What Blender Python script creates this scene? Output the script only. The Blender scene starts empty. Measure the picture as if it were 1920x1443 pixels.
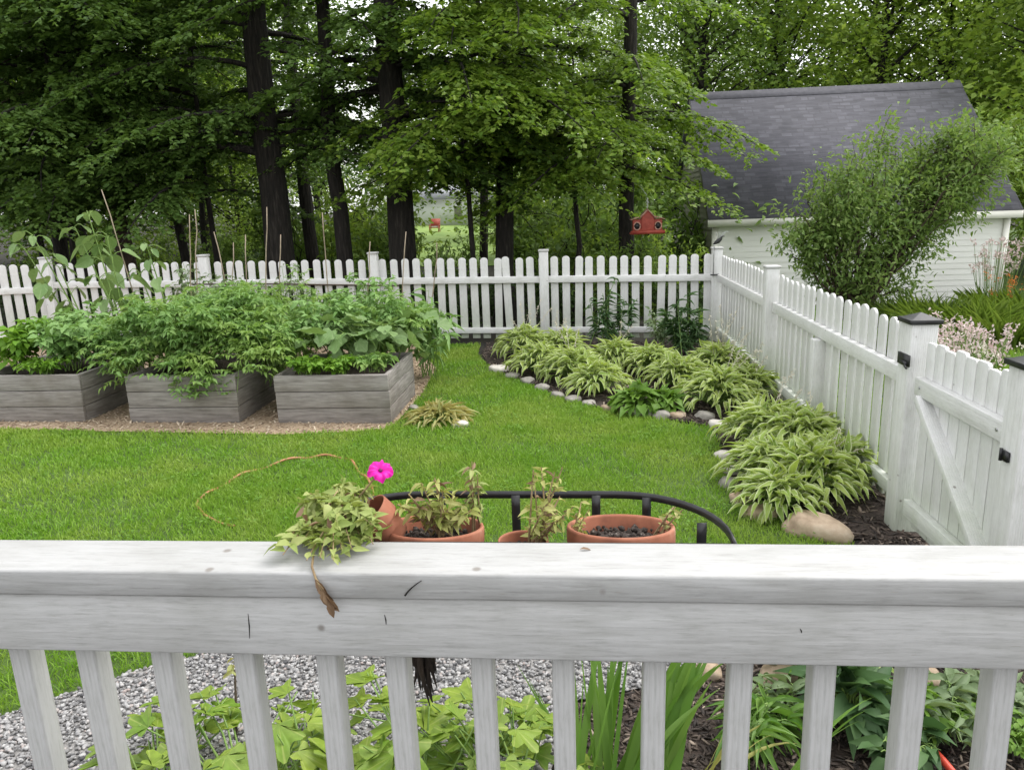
import bpy, math, random
import numpy as np
rng = np.random.default_rng(7); random.seed(7)
S = bpy.context.scene; COL = S.collection; R = math.radians

# ---------------------------------------------------------------- camera maths
F, PITCH, ROLL, YAW, EYE = 1400.0, R(13.5), R(2.0), R(5.3), 1.8
_fh = np.array([-math.sin(YAW), math.cos(YAW), 0]); _r0 = np.array([math.cos(YAW), math.sin(YAW), 0]); _z = np.array([0, 0, 1.])
FWD = _fh*math.cos(PITCH) - _z*math.sin(PITCH); _u0 = _fh*math.sin(PITCH) + _z*math.cos(PITCH)
RGT = _r0*math.cos(ROLL) - _u0*math.sin(ROLL); UPV = _u0*math.cos(ROLL) + _r0*math.sin(ROLL)
CAM = np.array([0, 0, EYE]); TILT = .014
def ray(x, y): return FWD + RGT*(x-960)/F - UPV*(y-721.5)/F
def atz(x, y, z): d = ray(x, y); return CAM + d*((z-EYE)/d[2])
def aty(x, y, Y): d = ray(x, y); return CAM + d*(Y/d[1])
def atg(x, y, h=0.): d = ray(x, y); return CAM + d*((h-EYE)/(d[2]+TILT*d[0]))
def sm(t): t = np.clip(t, 0, 1); return t*t*(3-2*t)
def gz(x, y):
    return -TILT*np.clip(x, -12, 12) - .35*sm((np.asarray(y)-10.3)/4) + .9*sm((np.asarray(y)-28)/30)

# ---------------------------------------------------------------- mesh builder
class MB:
    def __init__(s): s.V = []; s.L = []; s.T = []; s.U = []; s.n = 0
    def add(s, V, faces, uv=None):
        """faces: (k,m) int array, all of one size"""
        V = np.asarray(V, float).reshape(-1, 3); fa = np.asarray(faces, int)
        s.V.append(V); s.L.append((fa+s.n).ravel()); s.T.append(np.full(len(fa), fa.shape[1], int))
        s.U.append((np.zeros((fa.size, 2)) if uv is None else np.asarray(uv, float)[fa.ravel()])); s.n += len(V); return s
    def more(s, faces, base):
        fa = np.asarray(faces, int); s.L.append((fa+base).ravel()); s.T.append(np.full(len(fa), fa.shape[1], int)); s.U.append(np.zeros((fa.size, 2)))
    def ngon(s, base, idx): s.L.append(np.asarray(idx)+base); s.T.append(np.array([len(idx)])); s.U.append(np.zeros((len(idx), 2)))
    def box(s, c, d, rot=None):
        x, y, z = np.asarray(d)/2.
        V = np.array([[-x,-y,-z],[x,-y,-z],[x,y,-z],[-x,y,-z],[-x,-y,z],[x,-y,z],[x,y,z],[-x,y,z]])
        if rot is not None: V = V @ np.asarray(rot).T
        return s.add(V+np.asarray(c, float), [[3,2,1,0],[4,5,6,7],[0,1,5,4],[1,2,6,5],[2,3,7,6],[3,0,4,7]])
    def bar(s, a, b, w, h, up=(0, 0, 1)):
        """a straight timber from a to b, w across, h along up"""
        a = np.asarray(a, float); b = np.asarray(b, float); X = b-a; L = np.linalg.norm(X); X = X/L
        Y = np.cross(up, X); Y /= np.linalg.norm(Y); Z = np.cross(X, Y)
        return s.box((a+b)/2, (L, w, h), np.stack([X, Y, Z], 1))
    def tube(s, P, r, n=6, cap=True):
        P = np.asarray(P, float); k = len(P); r = np.broadcast_to(np.asarray(r, float), (k,))
        T = np.gradient(P, axis=0); T /= np.linalg.norm(T, axis=1)[:, None]+1e-9
        ref = np.array([0, 0, 1.]) if abs(T[:, 2]).mean() < .8 else np.array([1., 0, 0])
        A = np.cross(T, ref); A /= np.linalg.norm(A, axis=1)[:, None]+1e-9; B = np.cross(T, A)
        th = np.arange(n)*2*math.pi/n
        V = P[:, None, :] + r[:, None, None]*(A[:, None, :]*np.cos(th)[None, :, None] + B[:, None, :]*np.sin(th)[None, :, None])
        i = np.arange(k-1)[:, None]*n; j = np.arange(n)[None, :]; j2 = (j+1) % n
        f = np.stack([i+j, i+j2, i+n+j2, i+n+j], -1).reshape(-1, 4)
        b = s.n; s.add(V.reshape(-1, 3), f)
        if cap: s.ngon(b, list(range(n))[::-1]); s.ngon(b, [(k-1)*n+q for q in range(n)])
        return s
    def lathe(s, prof, n=32, c=(0, 0, 0), sc=(1, 1), rot=None):
        prof = np.asarray(prof, float); k = len(prof); th = np.arange(n)*2*math.pi/n
        V = np.stack([prof[:, 0][:, None]*np.cos(th)*sc[0], prof[:, 0][:, None]*np.sin(th)*sc[1], np.repeat(prof[:, 1][:, None], n, 1)], -1).reshape(-1, 3)
        if rot is not None: V = V @ np.asarray(rot).T
        i = np.arange(k-1)[:, None]*n; j = np.arange(n)[None, :]; j2 = (j+1) % n
        return s.add(V+np.asarray(c, float), np.stack([i+j, i+j2, i+n+j2, i+n+j], -1).reshape(-1, 4))
    def poly(s, pts, h0, h1, axis=1):
        """prism: outline in XZ (axis=1) or XY (axis=2) pushed from h0 to h1"""
        p = np.asarray(pts, float); n = len(p); b = s.n
        def lift(h):
            q = np.full((n, 3), float(h))
            if axis == 1: q[:, 0] = p[:, 0]; q[:, 2] = p[:, 1]
            elif axis == 0: q[:, 1] = p[:, 0]; q[:, 2] = p[:, 1]
            else: q[:, 0] = p[:, 0]; q[:, 1] = p[:, 1]
            return q
        i = np.arange(n); j = (i+1) % n
        s.add(np.concatenate([lift(h0), lift(h1)]), np.stack([i, j, j+n, i+n], 1)); s.ngon(b, list(range(n))[::-1]); s.ngon(b, [n+q for q in range(n)])
        return s
    def build(s, name, m, parent=None, smooth=False, bevel=0, loc=None, world=True):
        me = bpy.data.meshes.new(name)
        V = np.concatenate(s.V); L = np.concatenate(s.L); T = np.concatenate(s.T); U = np.concatenate(s.U)
        if loc is not None: V = V-np.asarray(loc, float)
        me.vertices.add(len(V)); me.vertices.foreach_set('co', V.astype(np.float32).ravel())
        me.loops.add(len(L)); me.loops.foreach_set('vertex_index', L.astype(np.int32))
        me.polygons.add(len(T)); st = np.concatenate([[0], np.cumsum(T)[:-1]])
        me.polygons.foreach_set('loop_start', st.astype(np.int32)); me.polygons.foreach_set('loop_total', T.astype(np.int32))
        if smooth: me.polygons.foreach_set('use_smooth', np.ones(len(T), bool))
        me.update(calc_edges=True)
        uv = me.uv_layers.new(name='UVMap'); uv.data.foreach_set('uv', U.astype(np.float32).ravel())
        me.validate()
        me.materials.append(m)
        o = bpy.data.objects.new(name, me); COL.objects.link(o)
        if loc is not None: o.location = tuple(map(float, loc))
        if parent is not None:
            o.parent = parent
            if loc is None and world:                       # vertices were given in world space
                q = parent; off = np.zeros(3)
                while q is not None: off += np.array(q.location); q = q.parent
                me.vertices.foreach_set('co', (V-off).astype(np.float32).ravel()); me.update()
        if bevel:
            b = o.modifiers.new('Bevel', 'BEVEL'); b.width = bevel; b.segments = 2; b.limit_method = 'ANGLE'
        return o

def tag(o, label=None, cat=None, group=None, kind=None):
    if label: o['label'] = label
    if cat: o['category'] = cat
    if group: o['group'] = group
    if kind: o['kind'] = kind
    return o
def thing(name, label, cat, loc=(0, 0, 0), rz=0, group=None):
    o = bpy.data.objects.new(name, None); COL.objects.link(o); o.location = tuple(map(float, loc)); o.rotation_euler = (0, 0, rz)
    o.empty_display_size = .1
    return tag(o, label, cat, group)
def copy_tree(o, parent=None):
    c = o.copy(); COL.objects.link(c)
    if parent is not None: c.parent = parent
    for ch in o.children: copy_tree(ch, c)
    return c

# ---------------------------------------------------------------- materials
def new_mat(name):
    m = bpy.data.materials.new(name); m.use_nodes = True; nt = m.node_tree; nt.nodes.clear()
    out = nt.nodes.new('ShaderNodeOutputMaterial'); return m, nt, out
def N(nt, t, **kw):
    n = nt.nodes.new(t)
    for k, v in kw.items():
        if k in n.inputs: n.inputs[k].default_value = v
        else: setattr(n, k, v)
    return n
def lk(nt, a, b): nt.links.new(a, b)
def c4(c): return (c[0], c[1], c[2], 1)
def noise(nt, scale, mapping=None, detail=4, rough=.6, coord='Object'):
    tc = N(nt, 'ShaderNodeTexCoord'); nz = N(nt, 'ShaderNodeTexNoise', Scale=scale, Detail=detail, Roughness=rough)
    if mapping:
        mp = N(nt, 'ShaderNodeMapping'); mp.inputs['Scale'].default_value = mapping; lk(nt, tc.outputs[coord], mp.inputs[0]); lk(nt, mp.outputs[0], nz.inputs['Vector'])
    else: lk(nt, tc.outputs[coord], nz.inputs['Vector'])
    return nz
def ramp(nt, fac, stops):
    r = N(nt, 'ShaderNodeValToRGB'); e = r.color_ramp.elements
    while len(e) < len(stops): e.new(.5)
    for i, (p, c) in enumerate(stops): e[i].position = p; e[i].color = c4(c) if len(c) == 3 else c
    lk(nt, fac, r.inputs[0]); return r
def mix(nt, fac, a, b, mode='MIX'):
    m = N(nt, 'ShaderNodeMix', data_type='RGBA', blend_type=mode)
    for sck, v in ((m.inputs[0], fac), (m.inputs[6], a), (m.inputs[7], b)):
        if hasattr(v, 'node'): lk(nt, v, sck)
        else: sck.default_value = v if not isinstance(v, tuple) else c4(v)
    return m.outputs[2]
def bump(nt, h, strength, dist=.01):
    b = N(nt, 'ShaderNodeBump'); b.inputs['Strength'].default_value = strength; b.inputs['Distance'].default_value = dist; lk(nt, h, b.inputs['Height']); return b.outputs[0]
def solid(name, stops, scale=20, mapping=None, rough=.7, bmp=.2, bd=.004, metal=0, spec=.5, detail=5):
    m, nt, out = new_mat(name); nz = noise(nt, scale, mapping, detail); r = ramp(nt, nz.outputs[0], stops)
    p = N(nt, 'ShaderNodeBsdfPrincipled', Roughness=rough, Metallic=metal); p.inputs['Specular IOR Level'].default_value = spec
    lk(nt, r.outputs[0], p.inputs['Base Color'])
    if bmp: lk(nt, bump(nt, nz.outputs[0], bmp, bd), p.inputs['Normal'])
    lk(nt, p.outputs[0], out.inputs[0]); return m
def leafmat(name, ca, cb, trans=.35, rough=.55, edge=None, edge_w=.22, patch=None, patch_scale=1.5, tcol=None, veins=None):
    """per-leaf colour variation between ca and cb; edge = cream margin; patch = second tint in big patches"""
    m, nt, out = new_mat(name); g = N(nt, 'ShaderNodeNewGeometry')
    col = mix(nt, g.outputs['Random Per Island'], ca, cb)
    if patch:
        nz = noise(nt, patch_scale, None, 3); r = ramp(nt, nz.outputs[0], [(.42, (0, 0, 0)), (.62, (1, 1, 1))]); col = mix(nt, r.outputs[0], col, patch)
    if edge:
        uv = N(nt, 'ShaderNodeUVMap'); sx = N(nt, 'ShaderNodeSeparateXYZ'); lk(nt, uv.outputs[0], sx.inputs[0])
        a = N(nt, 'ShaderNodeMath', operation='SUBTRACT'); lk(nt, sx.outputs[0], a.inputs[0]); a.inputs[1].default_value = .5
        b = N(nt, 'ShaderNodeMath', operation='ABSOLUTE'); lk(nt, a.outputs[0], b.inputs[0])
        r = ramp(nt, b.outputs[0], [(.5-edge_w-.04, (0, 0, 0)), (.5-edge_w+.04, (1, 1, 1))]); col = mix(nt, r.outputs[0], col, edge)
    if veins:
        uv = N(nt, 'ShaderNodeUVMap'); sx = N(nt, 'ShaderNodeSeparateXYZ'); lk(nt, uv.outputs[0], sx.inputs[0])
        a = N(nt, 'ShaderNodeMath', operation='SUBTRACT'); lk(nt, sx.outputs[0], a.inputs[0]); a.inputs[1].default_value = .5
        b = N(nt, 'ShaderNodeMath', operation='SUBTRACT'); lk(nt, sx.outputs[1], b.inputs[0]); b.inputs[1].default_value = .1
        an = N(nt, 'ShaderNodeMath', operation='ARCTAN2'); lk(nt, a.outputs[0], an.inputs[0]); lk(nt, b.outputs[0], an.inputs[1])
        mu = N(nt, 'ShaderNodeMath', operation='MULTIPLY'); lk(nt, an.outputs[0], mu.inputs[0]); mu.inputs[1].default_value = 4.2
        sn = N(nt, 'ShaderNodeMath', operation='SINE'); lk(nt, mu.outputs[0], sn.inputs[0]); ab = N(nt, 'ShaderNodeMath', operation='ABSOLUTE'); lk(nt, sn.outputs[0], ab.inputs[0])
        col = mix(nt, ramp(nt, ab.outputs[0], [(.04, (.6, .6, .6)), (.16, (0, 0, 0))]).outputs[0], col, veins)
        n5 = noise(nt, 45, None, 3); col = mix(nt, .35, col, ramp(nt, n5.outputs[0], [(.35, (.6, .6, .6)), (.65, (1.15, 1.15, 1.15))]).outputs[0], 'MULTIPLY')
    p = N(nt, 'ShaderNodeBsdfPrincipled', Roughness=rough); p.inputs['Specular IOR Level'].default_value = .35; lk(nt, col, p.inputs['Base Color'])
    t = N(nt, 'ShaderNodeBsdfTranslucent'); lk(nt, mix(nt, .5, col, tcol or (ca[0]*1.6, ca[1]*1.35, ca[2]*.5)), t.inputs[0])
    ms = N(nt, 'ShaderNodeMixShader'); ms.inputs[0].default_value = trans; lk(nt, p.outputs[0], ms.inputs[1]); lk(nt, t.outputs[0], ms.inputs[2])
    lk(nt, ms.outputs[0], out.inputs[0]); return m

def paint(name, mapping, algae=False, base=.48, wear=.5):
    """white painted timber: grain along one axis, small chips, dirt"""
    m, nt, out = new_mat(name)
    g = noise(nt, 14, mapping, 6, .65); d = noise(nt, 5, None, 5, .7); k = noise(nt, 60, tuple(v*1.4 for v in mapping), 3, .5)
    w = N(nt, 'ShaderNodeTexWave', Scale=4.0, Distortion=4.5, Detail=3.0); w.inputs['Detail Scale'].default_value = 1.2
    tc = N(nt, 'ShaderNodeTexCoord'); mp = N(nt, 'ShaderNodeMapping'); mp.inputs['Scale'].default_value = tuple(v*(2.4 if v > 1 else .7) for v in mapping); lk(nt, tc.outputs['Object'], mp.inputs[0]); lk(nt, mp.outputs[0], w.inputs['Vector'])
    col = ramp(nt, g.outputs[0], [(.25, (base*.91, base*.91, base*.90)), (.6, (base, base, base*.99))]).outputs[0]
    col = mix(nt, ramp(nt, d.outputs[0], [(.45, (0, 0, 0)), (.85, (wear, wear, wear))]).outputs[0], col, (base*.66, base*.65, base*.6))
    col = mix(nt, ramp(nt, k.outputs[0], [(.70, (0, 0, 0)), (.74, (.55, .55, .55))]).outputs[0], col, (.33, .31, .28))
    if algae:
        sx = N(nt, 'ShaderNodeSeparateXYZ'); lk(nt, tc.outputs['Object'], sx.inputs[0]); n2 = noise(nt, 3.5, (1, 1, .4), 4)
        a = N(nt, 'ShaderNodeMath', operation='MULTIPLY_ADD'); lk(nt, sx.outputs[2], a.inputs[0]); a.inputs[1].default_value = -1.0; lk(nt, n2.outputs[0], a.inputs[2])
        col = mix(nt, ramp(nt, a.outputs[0], [(-.25, (0, 0, 0)), (.42, (.55, .55, .55))]).outputs[0], col, (.43, .50, .35))
    col = mix(nt, 1., col, ramp(nt, w.outputs[1], [(.0, (.93, .93, .92)), (.3, (1, 1, 1))]).outputs[0], 'MULTIPLY')
    fg = noise(nt, 60, mapping, 4, .7); col = mix(nt, 1., col, ramp(nt, fg.outputs[0], [(.34, (.84, .84, .83)), (.5, (1, 1, 1))]).outputs[0], 'MULTIPLY')
    v = N(nt, 'ShaderNodeTexVoronoi', Scale=8.0); lk(nt, tc.outputs['Object'], v.inputs['Vector']); col = mix(nt, ramp(nt, v.outputs[0], [(.035, (.75, .75, .75)), (.07, (0, 0, 0))]).outputs[0], col, (.16, .14, .12))
    p = N(nt, 'ShaderNodeBsdfPrincipled', Roughness=.6); lk(nt, col, p.inputs['Base Color'])
    h = N(nt, 'ShaderNodeMath', operation='MULTIPLY_ADD'); lk(nt, w.outputs[1] if len(w.outputs) > 1 else w.outputs[0], h.inputs[0]); h.inputs[1].default_value = .6; lk(nt, g.outputs[0], h.inputs[2])
    lk(nt, bump(nt, h.outputs[0], .35, .004), p.inputs['Normal']); lk(nt, p.outputs[0], out.inputs[0]); return m

M = {}
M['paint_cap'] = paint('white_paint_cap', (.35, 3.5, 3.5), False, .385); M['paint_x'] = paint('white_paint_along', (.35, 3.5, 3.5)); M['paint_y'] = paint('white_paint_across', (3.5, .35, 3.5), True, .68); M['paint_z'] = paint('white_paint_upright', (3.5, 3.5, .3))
M['paint_fence'] = paint('white_paint_fence', (3, 3, .25), True, .66); M['paint_fx'] = paint('white_paint_fence_rail', (.35, 3, 3), False, .68)
M['paint_gate'] = paint('white_paint_gate', (3, 6, .3), True, .70)
M['black'] = solid('black_metal', [(.3, (.008, .008, .009)), (.7, (.02, .02, .022))], 30, None, .42, .1)
M['terracotta'] = solid('terracotta', [(.28, (.20, .07, .04)), (.5, (.33, .12, .066)), (.66, (.39, .165, .10)), (.76, (.50, .34, .26))], 14, None, .8, .15)
M['potting'] = solid('potting_soil', [(.3, (.012, .009, .007)), (.6, (.05, .036, .028)), (.75, (.3, .27, .24))], 90, None, .9, .8, .01)
M['soil'] = solid('garden_soil', [(.3, (.02, .014, .01)), (.7, (.065, .045, .032))], 40, None, .95, .8, .02)
def boards(name, mapping):
    m, nt, out = new_mat(name); g = N(nt, 'ShaderNodeNewGeometry'); a = noise(nt, 9, mapping, 8, .7); b = noise(nt, 2.3, None, 4); k = N(nt, 'ShaderNodeTexVoronoi', Scale=2.6); tc = N(nt, 'ShaderNodeTexCoord'); lk(nt, tc.outputs['Object'], k.inputs['Vector'])
    col = ramp(nt, a.outputs[0], [(.25, (.10, .088, .08)), (.5, (.255, .235, .22)), (.8, (.42, .395, .375))]).outputs[0]
    col = mix(nt, 1., col, ramp(nt, g.outputs['Random Per Island'], [(0, (.72, .70, .68)), (1, (1.0, 1.0, 1.0))]).outputs[0], 'MULTIPLY')
    col = mix(nt, ramp(nt, b.outputs[0], [(.5, (0, 0, 0)), (.75, (.6, .6, .6))]).outputs[0], col, (.12, .10, .075))
    col = mix(nt, ramp(nt, k.outputs[0], [(.04, (.8, .8, .8)), (.09, (0, 0, 0))]).outputs[0], col, (.04, .03, .025))
    p = N(nt, 'ShaderNodeBsdfPrincipled', Roughness=.9); lk(nt, col, p.inputs['Base Color']); lk(nt, bump(nt, a.outputs[0], .6, .004), p.inputs['Normal']); lk(nt, p.outputs[0], out.inputs[0]); return m
M['oldwood'] = boards('weathered_wood', (.5, 6, 6)); M['oldwood_y'] = boards('weathered_wood_side', (6, .5, 6))
M['bark'] = solid('dark_bark', [(.3, (.006, .005, .004)), (.55, (.022, .018, .014)), (.75, (.065, .056, .046))], 6, (5, 5, .6), .95, 1, .06)
M['bark_brown'] = solid('brown_bark', [(.3, (.03, .02, .014)), (.6, (.075, .05, .035)), (.8, (.12, .09, .065))], 6, (4, 4, .7), .95, .9, .04)
M['twig'] = solid('dark_twig', [(.3, (.035, .026, .018)), (.7, (.10, .075, .05))], 20, None, .9, .3)
M['stem'] = solid('green_stem', [(.3, (.10, .19, .035)), (.7, (.20, .30, .07))], 20, None, .6, .1)
M['drystem'] = solid('dry_stem', [(.3, (.16, .10, .05)), (.7, (.40, .30, .16))], 30, None, .8, .2)
M['bamboo'] = solid('bamboo', [(.3, (.17, .13, .085)), (.7, (.40, .33, .24))], 16, (1, 1, .3), .7, .2)
M['litter'] = solid('forest_floor', [(.3, (.006, .005, .004)), (.55, (.018, .014, .009)), (.75, (.018, .028, .008))], 3, None, .95, .6, .05)
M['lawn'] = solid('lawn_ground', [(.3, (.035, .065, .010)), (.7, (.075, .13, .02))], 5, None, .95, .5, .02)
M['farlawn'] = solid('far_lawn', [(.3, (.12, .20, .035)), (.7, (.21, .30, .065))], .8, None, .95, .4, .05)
M['mulchbase'] = solid('mulch_ground', [(.3, (.018, .012, .009)), (.7, (.06, .042, .032))], 45, None, .95, .8, .02)
M['chipbase'] = solid('chip_ground', [(.3, (.20, .14, .09)), (.55, (.36, .27, .18)), (.8, (.5, .40, .29))], 50, None, .95, .8, .01)
M['gravelbase'] = solid('gravel_ground', [(.3, (.14, .135, .13)), (.7, (.34, .33, .32))], 70, None, .95, .8, .01)
def island(name, stops, rough=.8, bmp=.2, sc=60):
    m, nt, out = new_mat(name); g = N(nt, 'ShaderNodeNewGeometry'); r = ramp(nt, g.outputs['Random Per Island'], stops); nz = noise(nt, sc)
    col = mix(nt, .35, r.outputs[0], ramp(nt, nz.outputs[0], [(.3, (.4, .4, .4)), (.7, (1, 1, 1))]).outputs[0], 'MULTIPLY')
    p = N(nt, 'ShaderNodeBsdfPrincipled', Roughness=rough); lk(nt, col, p.inputs['Base Color']); lk(nt, bump(nt, nz.outputs[0], bmp, .004), p.inputs['Normal']); lk(nt, p.outputs[0], out.inputs[0]); return m
M['pebble'] = island('grey_pebbles', [(0, (.07, .07, .075)), (.25, (.20, .196, .196)), (.6, (.32, .315, .315)), (.85, (.46, .455, .45)), (1, (.36, .30, .28))])
M['chips'] = island('wood_chips', [(0, (.22, .15, .10)), (.5, (.42, .32, .22)), (1, (.60, .50, .38))])
M['mulch'] = island('bark_mulch', [(0, (.014, .010, .008)), (.6, (.06, .042, .032)), (.9, (.12, .09, .07)), (1, (.35, .28, .22))])
M['ridge'] = solid('ridge_shingles', [(.3, (.07, .069, .08)), (.7, (.11, .108, .122))], 8, None, .9, .3)
M['stone'] = solid('field_stone', [(.3, (.13, .12, .105)), (.55, (.30, .28, .25)), (.8, (.46, .43, .38))], 7, None, .9, .5, .02)
M['tanstone'] = solid('tan_stone', [(.3, (.20, .14, .09)), (.55, (.40, .31, .22)), (.8, (.52, .44, .34))], 7, None, .9, .5, .02)
M['palestone'] = solid('pale_stone', [(.3, (.36, .33, .29)), (.7, (.62, .59, .54))], 8, None, .9, .4, .02)
M['magenta'] = leafmat('magenta_petal', (.62, .004, .30), (.72, .006, .38), .2, .5, tcol=(.8, .01, .45))
M['magcore'] = solid('flower_throat', [(.3, (.10, .002, .05)), (.7, (.2, .004, .1))], 30)
M['red'] = solid('red_paint', [(.3, (.30, .045, .03)), (.7, (.44, .08, .05))], 20, None, .6, .2)
M['redroof'] = solid('pink_red_roof', [(.3, (.42, .22, .16)), (.7, (.58, .36, .28))], 20, None, .7, .2)
M['redplastic'] = solid('red_handle', [(.3, (.55, .05, .03)), (.7, (.66, .09, .05))], 20, None, .4, .05)
M['orange'] = solid('orange_hose', [(.3, (.30, .12, .05)), (.7, (.40, .20, .09))], 10, None, .5, .1)
M['steel'] = solid('grey_steel', [(.3, (.35, .35, .36)), (.7, (.55, .55, .56))], 30, None, .35, .05, metal=.8)
M['wire'] = solid('pale_wire', [(.3, (.5, .52, .52)), (.7, (.65, .67, .67))], 30, None, .4, .05)
M['siding'] = solid('white_siding', [(.3, (.74, .735, .70)), (.7, (.80, .795, .765))], 4, (.2, .2, 3), .6, .1)
M['sideshade'] = solid('shaded_siding', [(.3, (.15, .15, .11)), (.7, (.20, .20, .15))], 4, (.2, .2, 3), .7, .1)  # white siding darkened to grey-green: the trees' shade put into its colour
M['trim'] = solid('cream_trim', [(.3, (.74, .73, .66)), (.7, (.80, .79, .72))], 4, None, .5, .05)
M['greywall'] = solid('grey_building', [(.3, (.58, .58, .60)), (.7, (.68, .68, .70))], 2, None, .8, .1)
M['greyroof'] = solid('grey_metal_roof', [(.3, (.30, .31, .33)), (.7, (.40, .41, .43))], 2, None, .6, .1)
M['coco'] = solid('coco_fibre', [(.3, (.012, .008, .006)), (.7, (.05, .035, .025))], 60, (1, 1, .3), .95, .8, .01)
M['brownleaf'] = leafmat('withered_leaf', (.13, .075, .045), (.26, .17, .10), .2)
# living leaves
M['grass'] = leafmat('grass_blades', (.115, .265, .018), (.255, .43, .050), .42, .5, patch=(.30, .41, .07), patch_scale=1.1)
M['clover'] = leafmat('clover_leaves', (.11, .24, .03), (.19, .33, .06), .4, .8)
M['hemlock'] = leafmat('deep_green_needles', (.075, .15, .030), (.15, .245, .055), .45, .5)
M['hemlock2'] = leafmat('yellow_green_needles', (.105, .20, .026), (.225, .32, .045), .48, .5)
M['decid'] = leafmat('wood_leaves', (.11, .20, .040), (.21, .32, .075), .5)
M['lime'] = leafmat('lime_leaves', (.18, .30, .045), (.32, .43, .085), .52)
M['shrubleaf'] = leafmat('shrub_leaves', (.125, .225, .05), (.265, .36, .105), .45)
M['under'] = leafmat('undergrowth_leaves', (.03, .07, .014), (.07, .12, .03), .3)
M['tomato'] = leafmat('tomato_leaves', (.135, .27, .065), (.245, .40, .13), .44, patch=(.26, .38, .085), patch_scale=2.5)
M['beangreen'] = leafmat('bean_leaves', (.135, .265, .065), (.24, .39, .13), .3)
M['greyleaf'] = leafmat('grey_green_leaves', (.13, .20, .09), (.22, .29, .15), .3)
M['bright'] = leafmat('bright_greens', (.11, .25, .02), (.20, .36, .04), .4)
M['squash'] = leafmat('squash_leaves', (.15, .26, .085), (.24, .35, .14), .3, veins=(.34, .42, .22))
M['hosta'] = leafmat('hosta_variegated', (.22, .335, .06), (.37, .46, .11), .38, .5, edge=(.55, .61, .34), edge_w=.125)
M['lily'] = leafmat('dark_lily_leaves', (.04, .095, .032), (.09, .17, .055), .28)
M['geranium'] = leafmat('low_green_leaves', (.09, .19, .02), (.15, .27, .035), .35)
M['blade'] = leafmat('sword_leaves', (.09, .21, .03), (.20, .34, .07), .38, .42)
M['yblade'] = leafmat('yellowing_blades', (.25, .27, .06), (.38, .36, .12), .3)
M['mallow'] = leafmat('lobed_light_leaves', (.15, .28, .03), (.29, .38, .055), .35, .5, patch=(.20, .29, .05), patch_scale=9, veins=(.42, .48, .14))
M['wilt'] = leafmat('wilting_leaves', (.27, .32, .07), (.46, .45, .17), .3)
M['petunia'] = leafmat('trailing_leaves', (.20, .28, .06), (.36, .40, .14), .3)
M['straw'] = leafmat('straw_leaves', (.42, .38, .16), (.30, .34, .12), .3)
M['pinkfl'] = leafmat('pale_pink_florets', (.62, .42, .42), (.70, .62, .58), .3, tcol=(.6, .45, .45))
M['orangefl'] = leafmat('orange_florets', (.62, .13, .03), (.7, .26, .06), .3, tcol=(.7, .2, .04))
M['creamfl'] = leafmat('faded_florets', (.55, .50, .40), (.66, .64, .54), .3, tcol=(.6, .55, .45))
def shingles():
    m, nt, out = new_mat('asphalt_shingles'); tc = N(nt, 'ShaderNodeTexCoord')
    b = N(nt, 'ShaderNodeTexBrick'); b.inputs['Color1'].default_value = (.078, .077, .090, 1); b.inputs['Color2'].default_value = (.135, .133, .152, 1); b.inputs['Mortar'].default_value = (.085, .084, .096, 1)
    b.inputs['Scale'].default_value = 1; b.inputs['Brick Width'].default_value = .24; b.inputs['Row Height'].default_value = .125; b.inputs['Mortar Size'].default_value = .016; b.offset = .37; b.squash = .7; b.squash_frequency = 3; b.inputs['Bias'].default_value = -.2
    lk(nt, tc.outputs['UV'], b.inputs['Vector']); nz = noise(nt, .8, None, 4); n2 = noise(nt, 120, None, 2)
    col = mix(nt, ramp(nt, nz.outputs[0], [(.4, (0, 0, 0)), (.75, (.45, .45, .45))]).outputs[0], b.outputs[0], (.04, .04, .048))
    st_ = noise(nt, 1.0, (2.2, 16, 16), 5, .7); col = mix(nt, .8, col, ramp(nt, st_.outputs[0], [(.3, (.55, .55, .56)), (.7, (1.25, 1.25, 1.3))]).outputs[0], 'MULTIPLY'); col = mix(nt, .3, col, n2.outputs[0], 'OVERLAY')
    p = N(nt, 'ShaderNodeBsdfPrincipled', Roughness=.85); lk(nt, col, p.inputs['Base Color']); lk(nt, bump(nt, b.outputs[0], .5, .02), p.inputs['Normal']); lk(nt, p.outputs[0], out.inputs[0]); return m
M['shingle'] = shingles()

# ---------------------------------------------------------------- leaves
def unit(v): return v/(np.linalg.norm(v, axis=-1, keepdims=True)+1e-9)
def strip(nseg, prof, fold=.15, curl=0.):
    """leaf along +x, length 1, half width prof(t); 3 verts a row"""
    t = np.linspace(0, 1, nseg+1); w = prof(t)
    V = []; UV = []
    for a, b in zip(t, w):
        z = -curl*a*a
        V += [[a, b, z+fold*b], [a, 0, z], [a, -b, z+fold*b]]; UV += [[0, a], [.5, a], [1, a]]
    f = []
    for i in range(nseg):
        q = i*3; f += [[q, q+3, q+4, q+1], [q+1, q+4, q+5, q+2]]
    return np.array(V), np.array(f), np.array(UV)
LANCE = strip(4, lambda t: .5*np.sin(np.pi*np.clip(t, 0, 1)**.75)+.02*(1-t), .35, .35)
OVAL = strip(3, lambda t: .5*np.sin(np.pi*np.clip(t*.97+.015, 0, 1)**.8), .25, .2)
BLADE = strip(5, lambda t: .5*(1-t**2.2)*(.75+.25*np.sin(np.pi*t))+.005, .3, 0)
DIAM = (np.array([[0, 0, 0], [.45, .5, .06], [1, 0, -.08], [.45, -.5, .06]]), np.array([[0, 1, 2, 3]]), np.array([[.5, 0], [0, .5], [.5, 1], [1, .5]]))
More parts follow.
